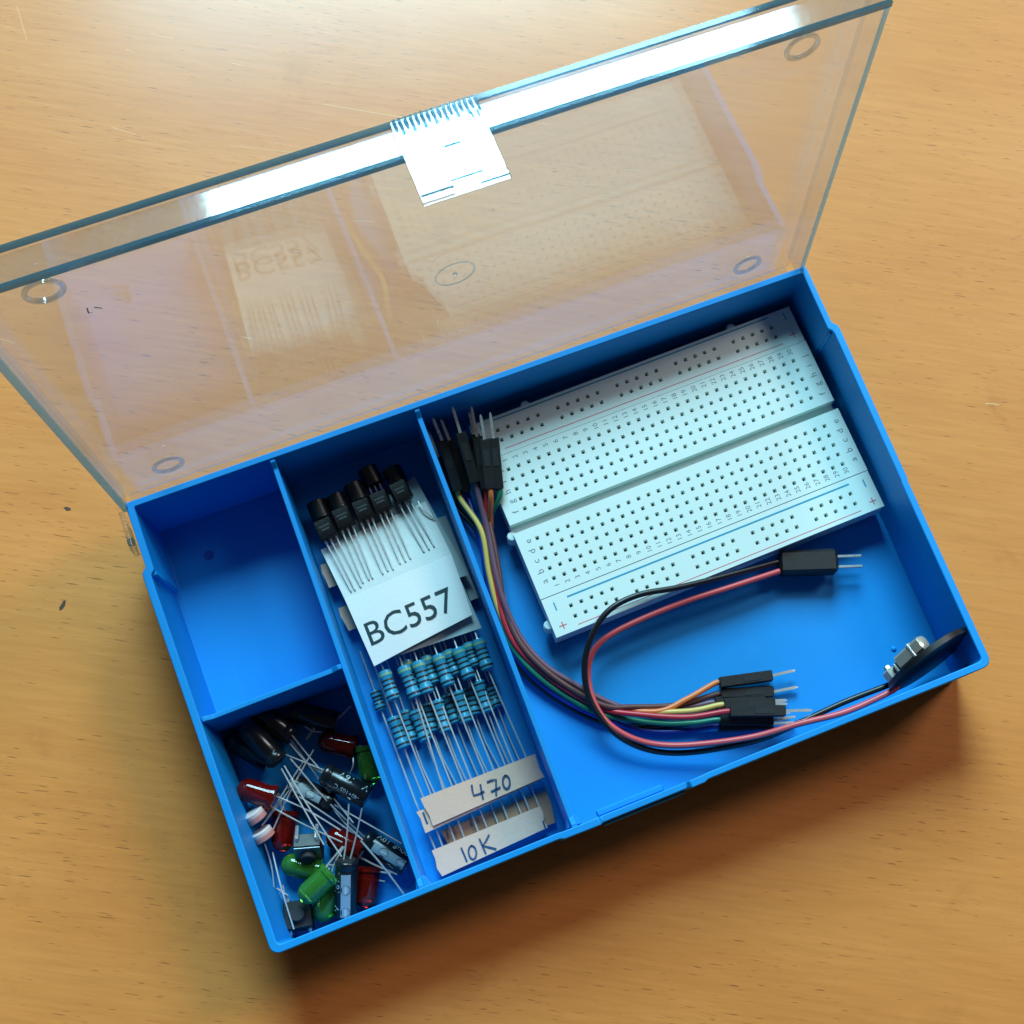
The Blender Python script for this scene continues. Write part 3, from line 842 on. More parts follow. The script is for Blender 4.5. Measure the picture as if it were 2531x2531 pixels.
def perforated(x0, x1, y0, y1, holes, zt=ZT, zb=ZB):
    """block with square sockets: returns body mesh and socket-floor mesh"""
    cols = sorted({round(h[0], 3) for h in holes})
    rows = sorted({round(h[1], 3) for h in holes})
    hs = {(round(a, 3), round(b, 3)) for a, b in holes}
    xs = [x0] + [v for c in cols for v in (c - HS, c + HS)] + [x1]
    ys = [y0] + [v for c in rows for v in (c - HS, c + HS)] + [y1]
    body, floor = MB(), MB()
    Nx = len(xs)
    vs = [bw(x, y, zt) for y in ys for x in xs]
    fs = []
    for j in range(len(ys) - 1):
        for i in range(Nx - 1):
            q = (j * Nx + i, j * Nx + i + 1, (j + 1) * Nx + i + 1, (j + 1) * Nx + i)
            if i % 2 == 1 and j % 2 == 1 and (cols[i // 2], rows[j // 2]) in hs:
                cx, cy = cols[i // 2], rows[j // 2]
                b = len(vs)
                hb = HS * .72
                for sx, sy in ((-1, -1), (1, -1), (1, 1), (-1, 1)):
                    vs.append(bw(cx + sx * hb, cy + sy * hb, zt - .55))
                for sx, sy in ((-1, -1), (1, -1), (1, 1), (-1, 1)):
                    vs.append(bw(cx + sx * hb, cy + sy * hb, zt - 3.2))
                for a in range(4):
                    c = (a + 1) % 4
                    fs.append((q[a], q[c], b + c, b + a))
                    fs.append((b + a, b + c, b + 4 + c, b + 4 + a))
                floor.add([bw(cx + sx * hb, cy + sy * hb, zt - 1.2) for sx, sy in ((-1, -1), (1, -1), (1, 1), (-1, 1))], [(0, 1, 2, 3)])
            else:
                fs.append(q)
    # sides and underside
    b = len(vs)
    ring = [i for i in range(Nx)] + [j * Nx + Nx - 1 for j in range(1, len(ys))] + [(len(ys) - 1) * Nx + i for i in range(Nx - 2, -1, -1)] + [j * Nx for j in range(len(ys) - 2, 0, -1)]
    for r in ring:
        p = vs[r]; vs.append(Vector((p.x, p.y, zb)))
    m = len(ring)
    for a in range(m):
        c = (a + 1) % m
        fs.append((ring[a], b + a, b + c, ring[c]))
    body.add(vs, fs)
    return body, floor


P = 2.54
cols = [i * P for i in range(30)]
XL, XR = -4.75, 78.6
for nm, y0, y1, rows in (('lower', -3.52, 13.05, [0, P, 2 * P, 3 * P, 4 * P]), ('upper', 15.2, 31.62, [17.78 + i * P for i in range(5)])):
    body, fl = perforated(XL, XR, y0, y1, [(c, r) for c in cols for r in rows], zb=ZB + 1.3)
    t = body.build('terminal_strip', 'board_plastic', bread)
    fl.build('socket_contacts', 'contact_shaded', t)
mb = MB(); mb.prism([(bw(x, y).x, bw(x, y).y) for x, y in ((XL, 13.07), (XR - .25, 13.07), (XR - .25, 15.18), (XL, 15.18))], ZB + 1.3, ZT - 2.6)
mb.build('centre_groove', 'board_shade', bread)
rcols = [1.2 + (k + k // 5) * P for k in range(25)]
for y0, y1, rows in ((-13.0, -3.66, (-9.9, -7.3)), (31.76, 41.2, (35.2, 37.78))):
    body, fl = perforated(XL + .05, XR - .05, y0, y1, [(c, r) for c in rcols for r in rows], zt=ZT - .12, zb=ZB + 1.3)
    t = body.build('power_rail', 'board_plastic', bread)
    fl.build('socket_contacts', 'contact_shaded', t)
mb = MB(); mb.prism([(bw(x, y).x, bw(x, y).y) for x, y in ((XL + .3, -12.8), (XR - .3, -12.8), (XR - .3, 41), (XL + .3, 41))], ZB, ZB + 1.28)
mb.build('adhesive_backing', 'foam_backing', bread)
for x, y in ((XL - .35, 13.0), (XL - .35, -9.4)):
    mb = MB(); mb.lathe(bw(x, y, 4.0), (0, 0, 1), [(0, 1.15), (4.2, 1.15), (4.5, .9)], 18); mb.build('interlock_tab', 'board_plastic', bread)
for x, y in ((9.7, 41.5), (63.4, 41.6)):
    mb = MB(); mb.lathe(bw(x, y, 4.0), (0, 0, 1), [(0, 1.15), (4.6, 1.15), (4.9, .9)], 18); mb.build('interlock_tab', 'board_plastic', bread)


def flat_text(m, body, x, y, h, z, ang, centre=True, fn=bw):
    vs, fs = text_unit(body)
    w = twidth(body) * h
    ca, sa = math.cos(ang), math.sin(ang)
    out = []
    for a, b in vs:
        a, b = a * h - (w / 2 if centre else 0), b * h - (h / 2 if centre else 0)
        out.append(fn(x + a * ca - b * sa, y + a * sa + b * ca, z))
    m.add(out, fs)


ZP = ZT + 0.006
for i in range(30):
    for yy in (30.25, -1.75):
        nums = MB(); flat_text(nums, str(i + 1), cols[i] + .05, yy, 1.15, ZP, math.pi / 2); nums.build('printed_number', 'print_grey', bread)
for k, ch in enumerate('abcde'):
    for x in (-2.3, 76.6):
        lets = MB(); flat_text(lets, ch, x, k * P, 1.55, ZP, math.pi / 2); lets.build('printed_letter', 'print_grey', bread)
for k, ch in enumerate('fghij'):
    for x in (-2.3, 76.6):
        lets = MB(); flat_text(lets, ch, x, 17.78 + k * P, 1.55, ZP, math.pi / 2); lets.build('printed_letter', 'print_grey', bread)


def board_line(xa, ya, xb, yb, w, mat, nm):
    MB().ribbon([bw(xa, ya, ZT - .115), bw(xb, yb, ZT - .115)], w, th=.012).build(nm, mat, bread)


board_line(1.1, -5.15, 73.0, -5.05, .42, 'print_blue', 'polarity_line')
board_line(1.0, -12.0, 73.0, -12.0, .2, 'print_red', 'polarity_line')
board_line(1.1, 40.4, 72.5, 40.4, .35, 'print_blue', 'polarity_line')
board_line(1.1, 32.95, 73.2, 32.9, .2, 'print_red', 'polarity_line')
for x in (-2.25, 76.5):
    board_line(x, -7.2, x, -5.2, .32, 'print_blue', 'minus_sign')
    board_line(x, 38.3, x, 40.2, .3, 'print_blue', 'minus_sign')
    for y in (-10.9, 34.25):
        board_line(x, y - .9, x, y + .9, .26, 'print_red', 'plus_sign')
        MB().ribbon([bw(x - .9, y, ZT - .1), bw(x + .9, y, ZT - .1)], .26, th=.012).build('plus_sign', 'print_red', bread)

# ------------------------------------------------------------------ jumper wires
LAT = {'brown': (1.7, .9), 'purple': (.6, 2.2), 'red': (.35, .85), 'orange': (1.5, -.45), 'yellow': (-.8, 1.7), 'green': (.1, -.5), 'blue': (-1.1, .3), 'black': (-1.2, -1.1)}
LAT2 = {'purple': (1.65, 1.1), 'brown': (.6, 1.9), 'red': (-.35, 1.0), 'orange': (.9, -.1), 'green': (-1.25, .4), 'blue': (-2.1, -.4), 'black': (-2.7, -1.4), 'yellow': (-.3, -.4)}
ENDW = {'orange': 'orange_end', 'brown': 'brown_end', 'red': 'red_end', 'yellow': 'yellow_end', 'green': 'green_end', 'blue': 'blue_end', 'black': 'black_end', 'purple': 'purple_end'}
WLAB = {'orange': 'orange jumper wire, its right-hand plug topmost on the bare floor of the large compartment',
        'brown': 'brown jumper wire, its right-hand plug second from the breadboard',
        'red': 'red jumper wire of the bundle, its plug lying uppermost in the right-hand cluster',
        'yellow': 'yellow jumper wire curving out along the divider beside the breadboard',
        'green': 'green jumper wire whose upper plug rests on the breadboard corner',
        'blue': 'blue jumper wire of the bundle, ending in the lowest right-hand plug',
        'black': 'black jumper wire of the bundle pressed against the divider',
        'purple': 'grey-purple jumper wire whose upper plug lies on top of the left-hand cluster'}


def jumper_plug(t, a, b, tip, nm='plug_housing'):
    a, b, tip = Vector(a), Vector(b), Vector(tip)
    d = (b - a).normalized()
    y = Vector((0, 0, 1)).cross(d).normalized()
    z = d.cross(y).normalized()
    m = MB(); m.cbox((a + b) / 2, ((b - a).length, 2.45, 2.45), .18, (d, y, z))
    h = m.build(nm, 'housing_black', t)
    m = MB(); m.box(a.lerp(b, .62) + z * 1.27, ((b - a).length * .34, 1.3, .12), (d, y, z)); m.build('plug_window', 'rubber_black', h)
    m = MB()
    dt = (tip - b); Lt = dt.length; dt.normalize()
    y2 = Vector((0, 0, 1)).cross(dt).normalized(); z2 = dt.cross(y2)
    rings = []
    for s_, r in ((-.3, .32), (Lt - .8, .32), (Lt, .14)):
        p = b + dt * s_
        rings.append([p + y2 * r + z2 * r, p - y2 * r + z2 * r, p - y2 * r - z2 * r, p + y2 * r - z2 * r])
    m.rings(rings, True, True, False)
    m.build('pin', 'pin_metal', t)


for c in ('black', 'blue', 'green', 'brown', 'red', 'orange', 'purple', 'yellow'):
    tip, ht, hb = [Vector(q) for q in D['top_' + c]]
    b0, b1, btip = [Vector(q) for q in D['bot_' + c]]
    path = [hb + (hb - ht).normalized() * -.5, hb + (hb - ht).normalized() * 2.0]
    base = [Vector(q) for q in D['bundle']]
    for i in range(1, len(base) - 1):
        dd = (base[i + 1] - base[i - 1]); q = Vector((-dd.y, dd.x, 0)).normalized()
        wgt = min(1.0, max(0.0, (i - 1.5) / 3.0))
        lat = LAT[c][0] * (1 - wgt) + LAT2[c][0] * wgt
        dz = LAT[c][1] * (1 - wgt) + LAT2[c][1] * wgt
        p = base[i] + q * lat + Vector((0, 0, dz))
        rj = random.Random(len(c) * 31 + i * 7)
        p += Vector((rj.uniform(-.28, .28), rj.uniform(-.28, .28), rj.uniform(-.15, .2)))
        p.z = max(p.z, 2.25)
        path.append(p)
    for q in D[ENDW[c]][1 if c != 'blue' else 1:]:
        path.append(Vector(q))
    d2 = (b1 - b0).normalized()
    path += [b0 - d2 * 1.2, b0 + d2 * .5]
    t = thing('jumper_wire', (tuple(base[4])[0], tuple(base[4])[1], 1.5), WLAB[c], 'jumper wire', 'jumper wires bundled along the divider')
    MB().tube(path, .66, 10, 8).build('insulation', 'wire_' + c, t)
    jumper_plug(t, hb, ht, tip)
    jumper_plug(t, b0, b1, btip)

# ------------------------------------------------------------------ red and black lead pair with its round board
pair = thing('battery_lead', (150, 8, 1.5), 'red and black wire pair looping from a two-pin plug to a round black board', 'wire lead')
for k, mat in (('cable_black', 'wire_black'), ('cable_red', 'wire_salmon')):
    pts = [Vector(q) for q in D[k] + D[k + '2']]
    MB().tube(pts, .7, 10, 7).build('insulation', mat, pair)
a, b, t1, t2 = [Vector(q) for q in D['plug']]
d = (b - a).normalized(); y = Vector((0, 0, 1)).cross(d).normalized()
m = MB(); m.cbox((a + b) / 2, ((b - a).length, 5.7, 4.4), .8, (d, y, Vector((0, 0, 1)))); m.build('plug_housing', 'housing_black', pair)
for s_ in (-1, 1):
    p0 = b + y * 1.25 * s_ - d * .3
    m = MB(); m.cbox(p0 + d * 3.2, (6.2, .64, .64), .12, (d, y, Vector((0, 0, 1)))); m.build('pin', 'pin_metal', pair)
DC = Vector((154.3, 6.3, 15.0))
dl = Vector((14.5, 4.3, 16.0)).normalized()
view = (Vector((48.4, -8.9, 331.7)) - DC).normalized()
dn = dl.cross(view).normalized()
if dn.y < 0: dn = -dn
dn = (dn * .985 - view * .15).normalized()
dl = (dl - dn * dl.dot(dn)).normalized()
dw = dn.cross(dl).normalized()


def dpt(a_, b_, c_):
    return DC + dl * a_ + dw * b_ + dn * c_


m = MB()
rr = []
for c_, r in ((-.8, 10.4), (-.65, 10.9), (.65, 10.9), (.8, 10.4)):
    rr.append([dpt(r * math.cos(2 * math.pi * k / 40), r * math.sin(2 * math.pi * k / 40), c_) for k in range(40)])
m.rings(rr, True, True, False); disc = m.build('round_board', 'board_black', pair)
up = dw if dw.z > 0 else -dw
sg = 1 if dw.z > 0 else -1
axd = (dl, dw, dn)
m = MB(); m.cbox(dpt(1.6, sg * 7.2, 2.4), (8.4, 3.4, 3.2), .5, axd); m.build('metal_clip', 'chrome', pair)
m = MB(); m.cbox(dpt(2.6, sg * 7.2, 2.55), (.8, 3.7, 3.5), .2, axd); m.build('clip_band', 'pin_metal', pair)
m = MB(); m.cbox(dpt(-3.1, sg * 7.0, 1.9), (.7, 3.6, 2.3), .2, axd); m.build('clip_foot', 'pin_metal', pair)
m = MB(); m.lathe(dpt(-7.2, sg * 4.6, .8), dn, [(0, 1.9), (2.4, 1.9), (2.7, 1.5), (2.72, .9), (3.6, .8)], 6, False); m.build('terminal_nut', 'chrome', pair)
m = MB(); m.lathe(dpt(-4.3, sg * 5.2, .8), dn, [(0, 1.2), (2.2, 1.2), (2.4, 1.0)], 16); m.build('component', 'rubber_black', pair)

# ------------------------------------------------------------------ middle compartment: paper, transistors, resistors
def quadgrid(a, b, c, d, nu, nv, bend=None):
    """a..b near edge, d..c far edge"""
    g = []
    for j in range(nv + 1):
        row = []
        for i in range(nu + 1):
            u_, v_ = i / nu, j / nv
            p = a.lerp(b, u_).lerp(d.lerp(c, u_), v_)
            if bend: p = p + Vector((0, 0, bend(u_, v_)))
            row.append(p)
        g.append(row)
    return g


VEC = lambda *q: Vector(q)
# printed card, folded over so that the transistors' leads lie on its upper half
A, B = VEC(38.18, 50.6, 9.6), VEC(62.6, 53.76, 9.4)
F0, F1 = VEC(37.1, 67.2, 10.6), VEC(63.0, 68.6, 10.4)
T0, T1 = VEC(35.75, 80.5, 8.1), VEC(61.9, 83.0, 7.9)
card = thing('label_card', (50, 66, 7.5), 'white paper card printed BC557 lying over the blue resistors', 'label card')
g = quadgrid(A, B, F1, F0, 10, 8, lambda u_, v_: .35 * math.sin(math.pi * u_) * (1 - v_ * .5) + .25 * math.sin(math.pi * v_))
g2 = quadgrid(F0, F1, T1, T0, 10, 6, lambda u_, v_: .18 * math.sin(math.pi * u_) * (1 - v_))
MB().sheet(g, .16).build('paper', 'paper_white', card)
MB().sheet(g2, .16).build('upper_fold', 'paper_white_shaded', card)  # same card; shade above the fold is put into the paper colour
tx = MB()
vs, fs = text_unit('BC557')
w = twidth('BC557')
e1, e2 = Vector((20.6, 1.35)), Vector((-.12, 5.25))
out = []
for a_, b_ in vs:
    q = Vector((39.2, 55.0)) + e1 * (a_ / w) + e2 * b_
    u_ = (q.x - 38.0) / 24.8; v_ = (q.y - (50.6 + 3.16 * u_)) / 16
    z = 9.6 + (10.55 - 9.6) * v_ + .35 * math.sin(math.pi * u_) * (1 - v_ * .5) + .25 * math.sin(math.pi * v_) + .05
    out.append((q.x, q.y, z))
tx.add(out, fs)
tx.build('printed_text', 'ink_black', card)

sleeve = thing('paper_sleeve', (54, 66, 5.5), 'grey folded paper sleeve showing under the right edge of the BC557 card', 'paper sleeve')
m = MB()
m.sheet(quadgrid(VEC(43.0, 51.2, 8.5), VEC(63.6, 50.5, 7.6), VEC(62.9, 66, 7.4), VEC(38.5, 64, 8.5), 6, 4), .14)
m.build('paper', 'paper_grey', sleeve)
m = MB(); m.sheet(quadgrid(VEC(39, 64.5, 8.3), VEC(65.2, 63.2, 7.2), VEC(61.6, 90.3, 5.4), VEC(38.2, 83, 6.2), 6, 6), .14)
m.build('upper_fold', 'paper_grey', sleeve)
under = thing('paper_strip', (64.5, 68, 3), 'narrow grey paper strip standing against the divider beside the BC557 card', 'paper strip')
m = MB(); m.sheet(quadgrid(VEC(63.6, 58, 4.2), VEC(65.6, 58, 4.2), VEC(65.3, 79.3, 3.6), VEC(63.0, 79.4, 3.6), 3, 5), .14)
m.build('paper', 'paper_grey', under)


def transistor(c, dirn, leads, label, n=18, up=1):
    """TO-92: body axis along dirn (head to leads), flat face up"""
    d = Vector(dirn).normalized()
    y = Vector((0, 0, 1)).cross(d).normalized()
    z = d.cross(y).normalized() * up
    t = thing('transistor', (c[0], c[1], c[2] - 2.2), label, 'transistor', 'transistors on the printed card')
    c = Vector(c)
    prof = []
    for k in range(15):
        a_ = math.pi * (1.22 - 1.44 * k / 14) + math.pi
        prof.append((2.3 * math.cos(a_), 2.3 * math.sin(a_)))
    fl = max(p[1] for p in prof)
    rings = []
    for s_, k in ((-2.35, .86), (-2.15, 1.0), (2.1, 1.0), (2.3, .9)):
        rings.append([c + d * s_ + y * px * k + z * (py * k) for px, py in prof])
    m = MB(); m.rings(rings, True, True, False)
    body = m.build('body', 'transistor_black', t)
    if up > 0:
        zz = fl + .012
        m = MB()
        for i, (w_, x_) in enumerate(((2.4, -.55), (1.9, .25))):
            m.box(c + z * zz + d * x_ , (.42, w_, .01), (d, y, z))
        m.build('printed_mark', 'transistor_print', body)
    for a_, b_ in leads:
        m = MB(); m.tube([a_, a_.lerp(b_, .12), b_], [.38, .2, .2], 6); m.build('lead', 'lead_metal', t)
    return t


TL = ['leftmost', 'second from left', 'middle', 'fourth from left', 'rightmost']
for i in range(5):
    cc = V('tb_up', i)
    leads = []
    for j in range(3):
        a_, b_ = [Vector(q) for q in D['tl%d' % (i * 3 + j)]]
        b_.z = 10.75 - (b_.y - 67.2) * .185 + .3
        a_.z = 9.6
        leads.append((a_, b_))
    dn_ = ((leads[1][1] - leads[1][0])); dn_.z = 0
    cc = leads[1][0] - dn_.normalized() * 2.2
    transistor((cc.x, cc.y, 10.0), dn_, leads, 'black transistor in the front row, %s, leads on the card' % TL[i])
for i in range(5):
    cc = V('tb_low', i)
    transistor((cc.x + .1, cc.y - 2.3, 7.2 - .2 * i), (0.05 + .02 * i, -1, -.06), [(Vector((cc.x + k * 1.27, cc.y - 2.8, 7)), Vector((cc.x + .4 + k * 1.27, cc.y - 9.5, 6.9))) for k in (-1, 0, 1)],
               'black round-backed transistor in the rear row, %s' % TL[i], up=-1)
# one silver lead bent up over the rear row
bent = thing('loose_lead', (60, 77, 8), 'thin curved silver lead lying at the right edge of the card', 'wire lead')
MB().tube([VEC(60.2, 83.2, 9.2), VEC(60.6, 81, 9.4), VEC(61.6, 78.9, 9.3), VEC(62.6, 77.4, 9.0)], .2, 6, 4).build('lead', 'lead_metal', bent)


def resistor(t, a, b, lead0, lead1, bands, scale=1.0):
    """dog-bone body from a (top) to b (bottom); leads continue to lead0 and lead1"""
    a, b = Vector(a), Vector(b)
    d = b - a; Ln = d.length; d.normalize()
    r1, r0 = 1.58 * scale, 1.36 * scale
    prof = [(0, .35), (.12, .75 * scale), (.4, r1 * .96), (1.0, r1), (1.7, r1 * .98), (2.1, r0), (Ln - 2.1, r0), (Ln - 1.7, r1 * .98), (Ln - 1.0, r1), (Ln - .4, r1 * .96), (Ln - .12, .75 * scale), (Ln, .35)]
    m = MB(); m.lathe(a, d, prof, 18)
    body = m.build('resistor', 'resistor_blue', t)

    def rad(s_):
        for (s0, q0), (s1, q1) in zip(prof, prof[1:]):
            if s0 <= s_ <= s1: return q0 + (q1 - q0) * (s_ - s0) / (s1 - s0)
        return r0
    groups = {}
    for s_, mat, w_ in bands:
        s_ *= Ln
        m = groups.setdefault(mat, MB())
        m.lathe(a + d * (s_ - w_ / 2), d, [(0, rad(s_ - w_ / 2) * .9), (.001, rad(s_ - w_ / 2) + .025), (w_ / 2, rad(s_) + .025), (w_, rad(s_ + w_ / 2) + .025), (w_ + .001, rad(s_ + w_ / 2) * .9)], 18)
    for mat, m in groups.items():
        m.build('colour_bands', mat, body)
    for e, tgt in ((a + d * .1, lead0), (b - d * .1, lead1)):
        if tgt is None: continue
        pts = [e] + [Vector(q) for q in tgt]
        m = MB(); m.tube(pts, .2, 6); m.build('lead', 'lead_metal', body)


B470 = [(.17, 'band_yellow', .5), (.36, 'band_dark', .42), (.5, 'band_dark', .42), (.64, 'band_dark', .42), (.86, 'band_dark', .45)]
B10K = [(.15, 'band_dark', .42), (.34, 'band_dark', .42), (.5, 'band_dark', .42), (.66, 'band_dark', .42), (.86, 'band_dark', .42)]


def tape(t, pts, mat, nm='paper_tape', th=.16, wob=.05, seed=0):
    a, b, c, d = [Vector(q) for q in pts]          # far-left, far-right, near-right, near-left
    rnd = random.Random(seed)
    g = quadgrid(d, c, b, a, 12, 3, lambda u_, v_: wob * math.sin(u_ * 5 + seed))
    for r in g:
        for p in (r[0], r[-1]):
            p.x += rnd.uniform(-.25, .25)
    m = MB(); m.sheet(g, th); return m.build(nm, mat, t)


def pen(t, strokes, w, z, mat='ink_blue'):
    for pts in strokes:
        MB().ribbon([Vector((x, y, z)) for x, y in pts], w).build('handwriting', mat, t)


def ell(cx, cy, rx, ry, n=18, tilt=0.0):
    return [(cx + rx * math.cos(2 * math.pi * k / n + 1.4) + tilt * ry * math.sin(2 * math.pi * k / n + 1.4), cy + ry * math.sin(2 * math.pi * k / n + 1.4)) for k in range(n + 2)]


s10 = thing('resistor_strip', (50, 22, 1.5), 'strip of blue resistors on a cream paper tape handwritten 10K', 'resistor strip', 'taped resistor strips')
for nm, cnt, zlead in (('L', 5, 4.4), ('M', 5, 3.0)):
    for i in range(cnt):
        a_, b_ = V(nm + '%d' % i, 0), V(nm + '%d' % i, 1)
        tx_ = 38.6 + ((a_.x - 38) / 23) * 23
        top = None if False else [(a_.x + .1, a_.y + 8, a_.z - .5), (a_.x + .1, 62, 3.6)]
        resistor(s10, a_, b_, top, [(b_.x, b_.y - 6, b_.z - .6), (tx_, 13, zlead if nm == 'L' else 3.4), (tx_ + .05, 7.5, 3.95)], B10K)
a_, b_ = V('N0', 0), V('N0', 1)
resistor(s10, a_ + VEC(0, 0, .5), b_ + VEC(0, 0, .5), [(36.2, 56, 4)], [(36.4, 20, 4), (37.0, 8, 3.95)], B10K, .78)
tape(s10, [(36.1, 8.5, 4.3), (61.9, 8.75, 4.3), (61.5, 3.75, 4.3), (36.2, 2.5, 4.3)], 'tape_cream', seed=2)
tape(s10, [(39.6, 11.9, 2.6), (64.4, 11.6, 3.2), (63.6, 4.2, 3.2), (39.9, 4.5, 2.6)], 'tape_brown', seed=5)
tape(s10, [(34.9, 67.1, 4.4), (60, 67.4, 4.2), (60, 61.4, 4.2), (35.2, 61.3, 4.4)], 'tape_cream', seed=6)
zz = 4.45
pen(s10, [[(42.4, 6.75), (42.5, 5), (42.55, 3.4)], ell(44.35, 4.85, .85, 1.45, tilt=.15), [(46.8, 7.1), (46.9, 5.3), (47.0, 3.5)], [(49.1, 7.1), (48, 6.1), (46.95, 5.4), (48.2, 4.5), (49.5, 3.6)], [(61.2, 5.5), (61.15, 4.6), (61.15, 3.9)]], .36, zz)

s47 = thing('resistor_strip', (50, 30, 1.5), 'strip of blue resistors on a cream paper tape handwritten 470', 'resistor strip', 'taped resistor strips')
ul = {5: (62.66, 20.0), 4: (57.67, 19.7), 3: (52.76, 19.6), 2: (47.7, 19.9), 1: (43.1, 19.6), 0: (40.2, 20.1)}
for i in range(6):
    a_, b_ = V('U%d' % i, 0), V('U%d' % i, 1)
    e = ul[i]
    resistor(s47, a_, b_, [(a_.x + .05, a_.y + 5, 6.6), (a_.x, 70, 5.2)], [(e[0] * .5 + b_.x * .5, 30, 7.1), (e[0], e[1] + .4, 6.5), (e[0], 15, 6.33)], B470)
for i in range(4):
    a_, b_ = V('V%d' % i, 0), V('V%d' % i, 1)
    resistor(s47, a_, b_, [(a_.x, a_.y + 5, 5.2), (a_.x, 70, 5.0)], [(b_.x, 33, 6.3), (b_.x + .3, 20, 6.35), (b_.x + .3, 15, 6.3)], B470)
tape(s47, [(37.7, 19.8, 6.85), (64.6, 19.7, 6.75), (64.7, 14.2, 6.75), (38.5, 13.2, 6.85)], 'tape_cream', seed=1)
tape(s47, [(36.2, 17.4, 6.3), (64.3, 17.0, 6.2), (64.2, 13.9, 6.2), (36.4, 12.4, 6.3)], 'tape_cream', seed=3, wob=.05)
tape(s47, [(34.2, 78, 5.0), (61, 78.2, 5.0), (61, 72.3, 5.0), (34.6, 72.2, 5.0)], 'tape_cream', seed=4)
zz = 6.97
pen(s47, [[(49.3, 18.5), (49.0, 17.2), (48.9, 16.1), (50.2, 16.0), (51.4, 16.1)], [(51.1, 17.9), (50.8, 16.2), (50.55, 14.6)], [(52.6, 17.8), (53.6, 17.8), (54.7, 17.6), (54.1, 16.0), (53.5, 14.3)], [(52.7, 15.5), (53.9, 15.55), (55.0, 15.7)], ell(56.6, 16.25, .8, 1.4, tilt=.2)], .4, zz)
pen(s47, [[(37.3, 16.8), (37.3, 15.4), (37.35, 14.1)]], .4, 6.38)

# ------------------------------------------------------------------ front-left compartment: loose capacitors, LEDs and other parts
def lead_set(t, key, r=.175, mat='lead_metal'):
    pts = D[key]
    for i in range(0, len(pts) - 1, 2):
        a_, b_ = Vector(pts[i]), Vector(pts[i + 1])
        mid = a_.lerp(b_, .5) + Vector((random.uniform(-.55, .55), random.uniform(-.55, .55), random.uniform(-.2, .5)))
        MB().tube([a_, mid, b_], r, 6, 4).build('lead', mat, t)


def wrap(m, body, base, d, x, y, r, s0, ang0, h, flip=1, along=True):
    """text wrapped round a cylinder: along=True runs along the axis"""
    vs, fs = text_unit(body)
    out = []
    for a_, b_ in vs:
        s_ = s0 + a_ * h * flip
        an = ang0 - (b_ * h * flip) / r
        out.append(base + d * s_ + (x * math.cos(an) + y * math.sin(an)) * r)
    m.add(out, fs)


def capacitor(ka, label, kl=None, stripe_ang=0.0, text=(), rad=2.5, flip=False, marks=True, sh=1.1):
    """radial electrolytic from its lead end to its closed end"""
    a_, b_ = V(ka, 0), V(ka, 1)
    if flip: a_, b_ = b_, a_
    d = (b_ - a_); Ln = max(d.length, 10.5); d.normalize()
    t = thing('capacitor', ((a_.x + b_.x) / 2, (a_.y + b_.y) / 2, 1.5), label, 'capacitor', 'loose capacitors in the corner compartment')
    prof = [(0, rad * .82), (.25, rad * .96), (.5, rad), (1.5, rad), (1.8, rad * .93), (2.15, rad * .93), (2.45, rad), (Ln - .35, rad), (Ln - .1, rad * .95), (Ln, rad * .84)]
    m = MB(); m.lathe(a_, d, prof, 28); sl = m.build('sleeve', 'cap_black', t)
    m = MB(); m.lathe(a_ + d * (Ln - .02), d, [(0, rad * .8), (.06, rad * .8), (.07, rad * .1)], 24); m.build('can_end', 'aluminium', t)
    m = MB(); m.lathe(a_ - d * .12, d, [(0, rad * .78), (.2, rad * .8)], 20); m.build('rubber_seal', 'rubber_black', t)
    # reference frame: u = up-most direction round the axis
    up = Vector((0, 0, 1)); up = (up - d * up.dot(d)).normalized(); sd = d.cross(up).normalized()
    R = rad + .03
    g0 = []
    for s_ in (2.55, Ln * .4, Ln * .7, Ln - .4):
        g0.append([a_ + d * s_ + (up * math.cos(q) + sd * math.sin(q)) * R for q in [stripe_ang + .42 * (k / 6 - .5) * 2 for k in range(7)]])
    m = MB()
    fs = [(i * 7 + j, i * 7 + j + 1, (i + 1) * 7 + j + 1, (i + 1) * 7 + j) for i in range(3) for j in range(6)]
    m.add([p for r in g0 for p in r], fs, True)
    m.build('polarity_stripe', 'cap_stripe', sl)
    if marks:
        m = MB()
        for s_ in (Ln * .48, Ln * .88):
            pts = [a_ + d * (s_ + 1.15 * math.cos(q)) + (up * math.cos(stripe_ang + 1.0 * math.sin(q) / R) + sd * math.sin(stripe_ang + 1.0 * math.sin(q) / R)) * (R + .015) for q in [2 * math.pi * k / 20 for k in range(20)]]
            m.add(pts, [tuple(range(20))])
        m.build('minus_disc', 'cap_black', sl)
        m = MB()
        for s_ in (Ln * .48, Ln * .88):
            pts = [a_ + d * (s_ + ds) + (up * math.cos(stripe_ang + dq / R) + sd * math.sin(stripe_ang + dq / R)) * (R + .03) for ds, dq in ((-.7, -.22), (.7, -.22), (.7, .22), (-.7, .22))]
            m.add(pts, [(0, 1, 2, 3)])
        m.build('minus_mark', 'cap_print', sl)
    for body, s0, an, h, fl in text:
        m = MB(); wrap(m, body, a_, d, up, sd, rad + .07, s0, an, h, fl); m.build('printed_text', 'cap_print', sl)
    if kl: lead_set(t, kl)
    return t


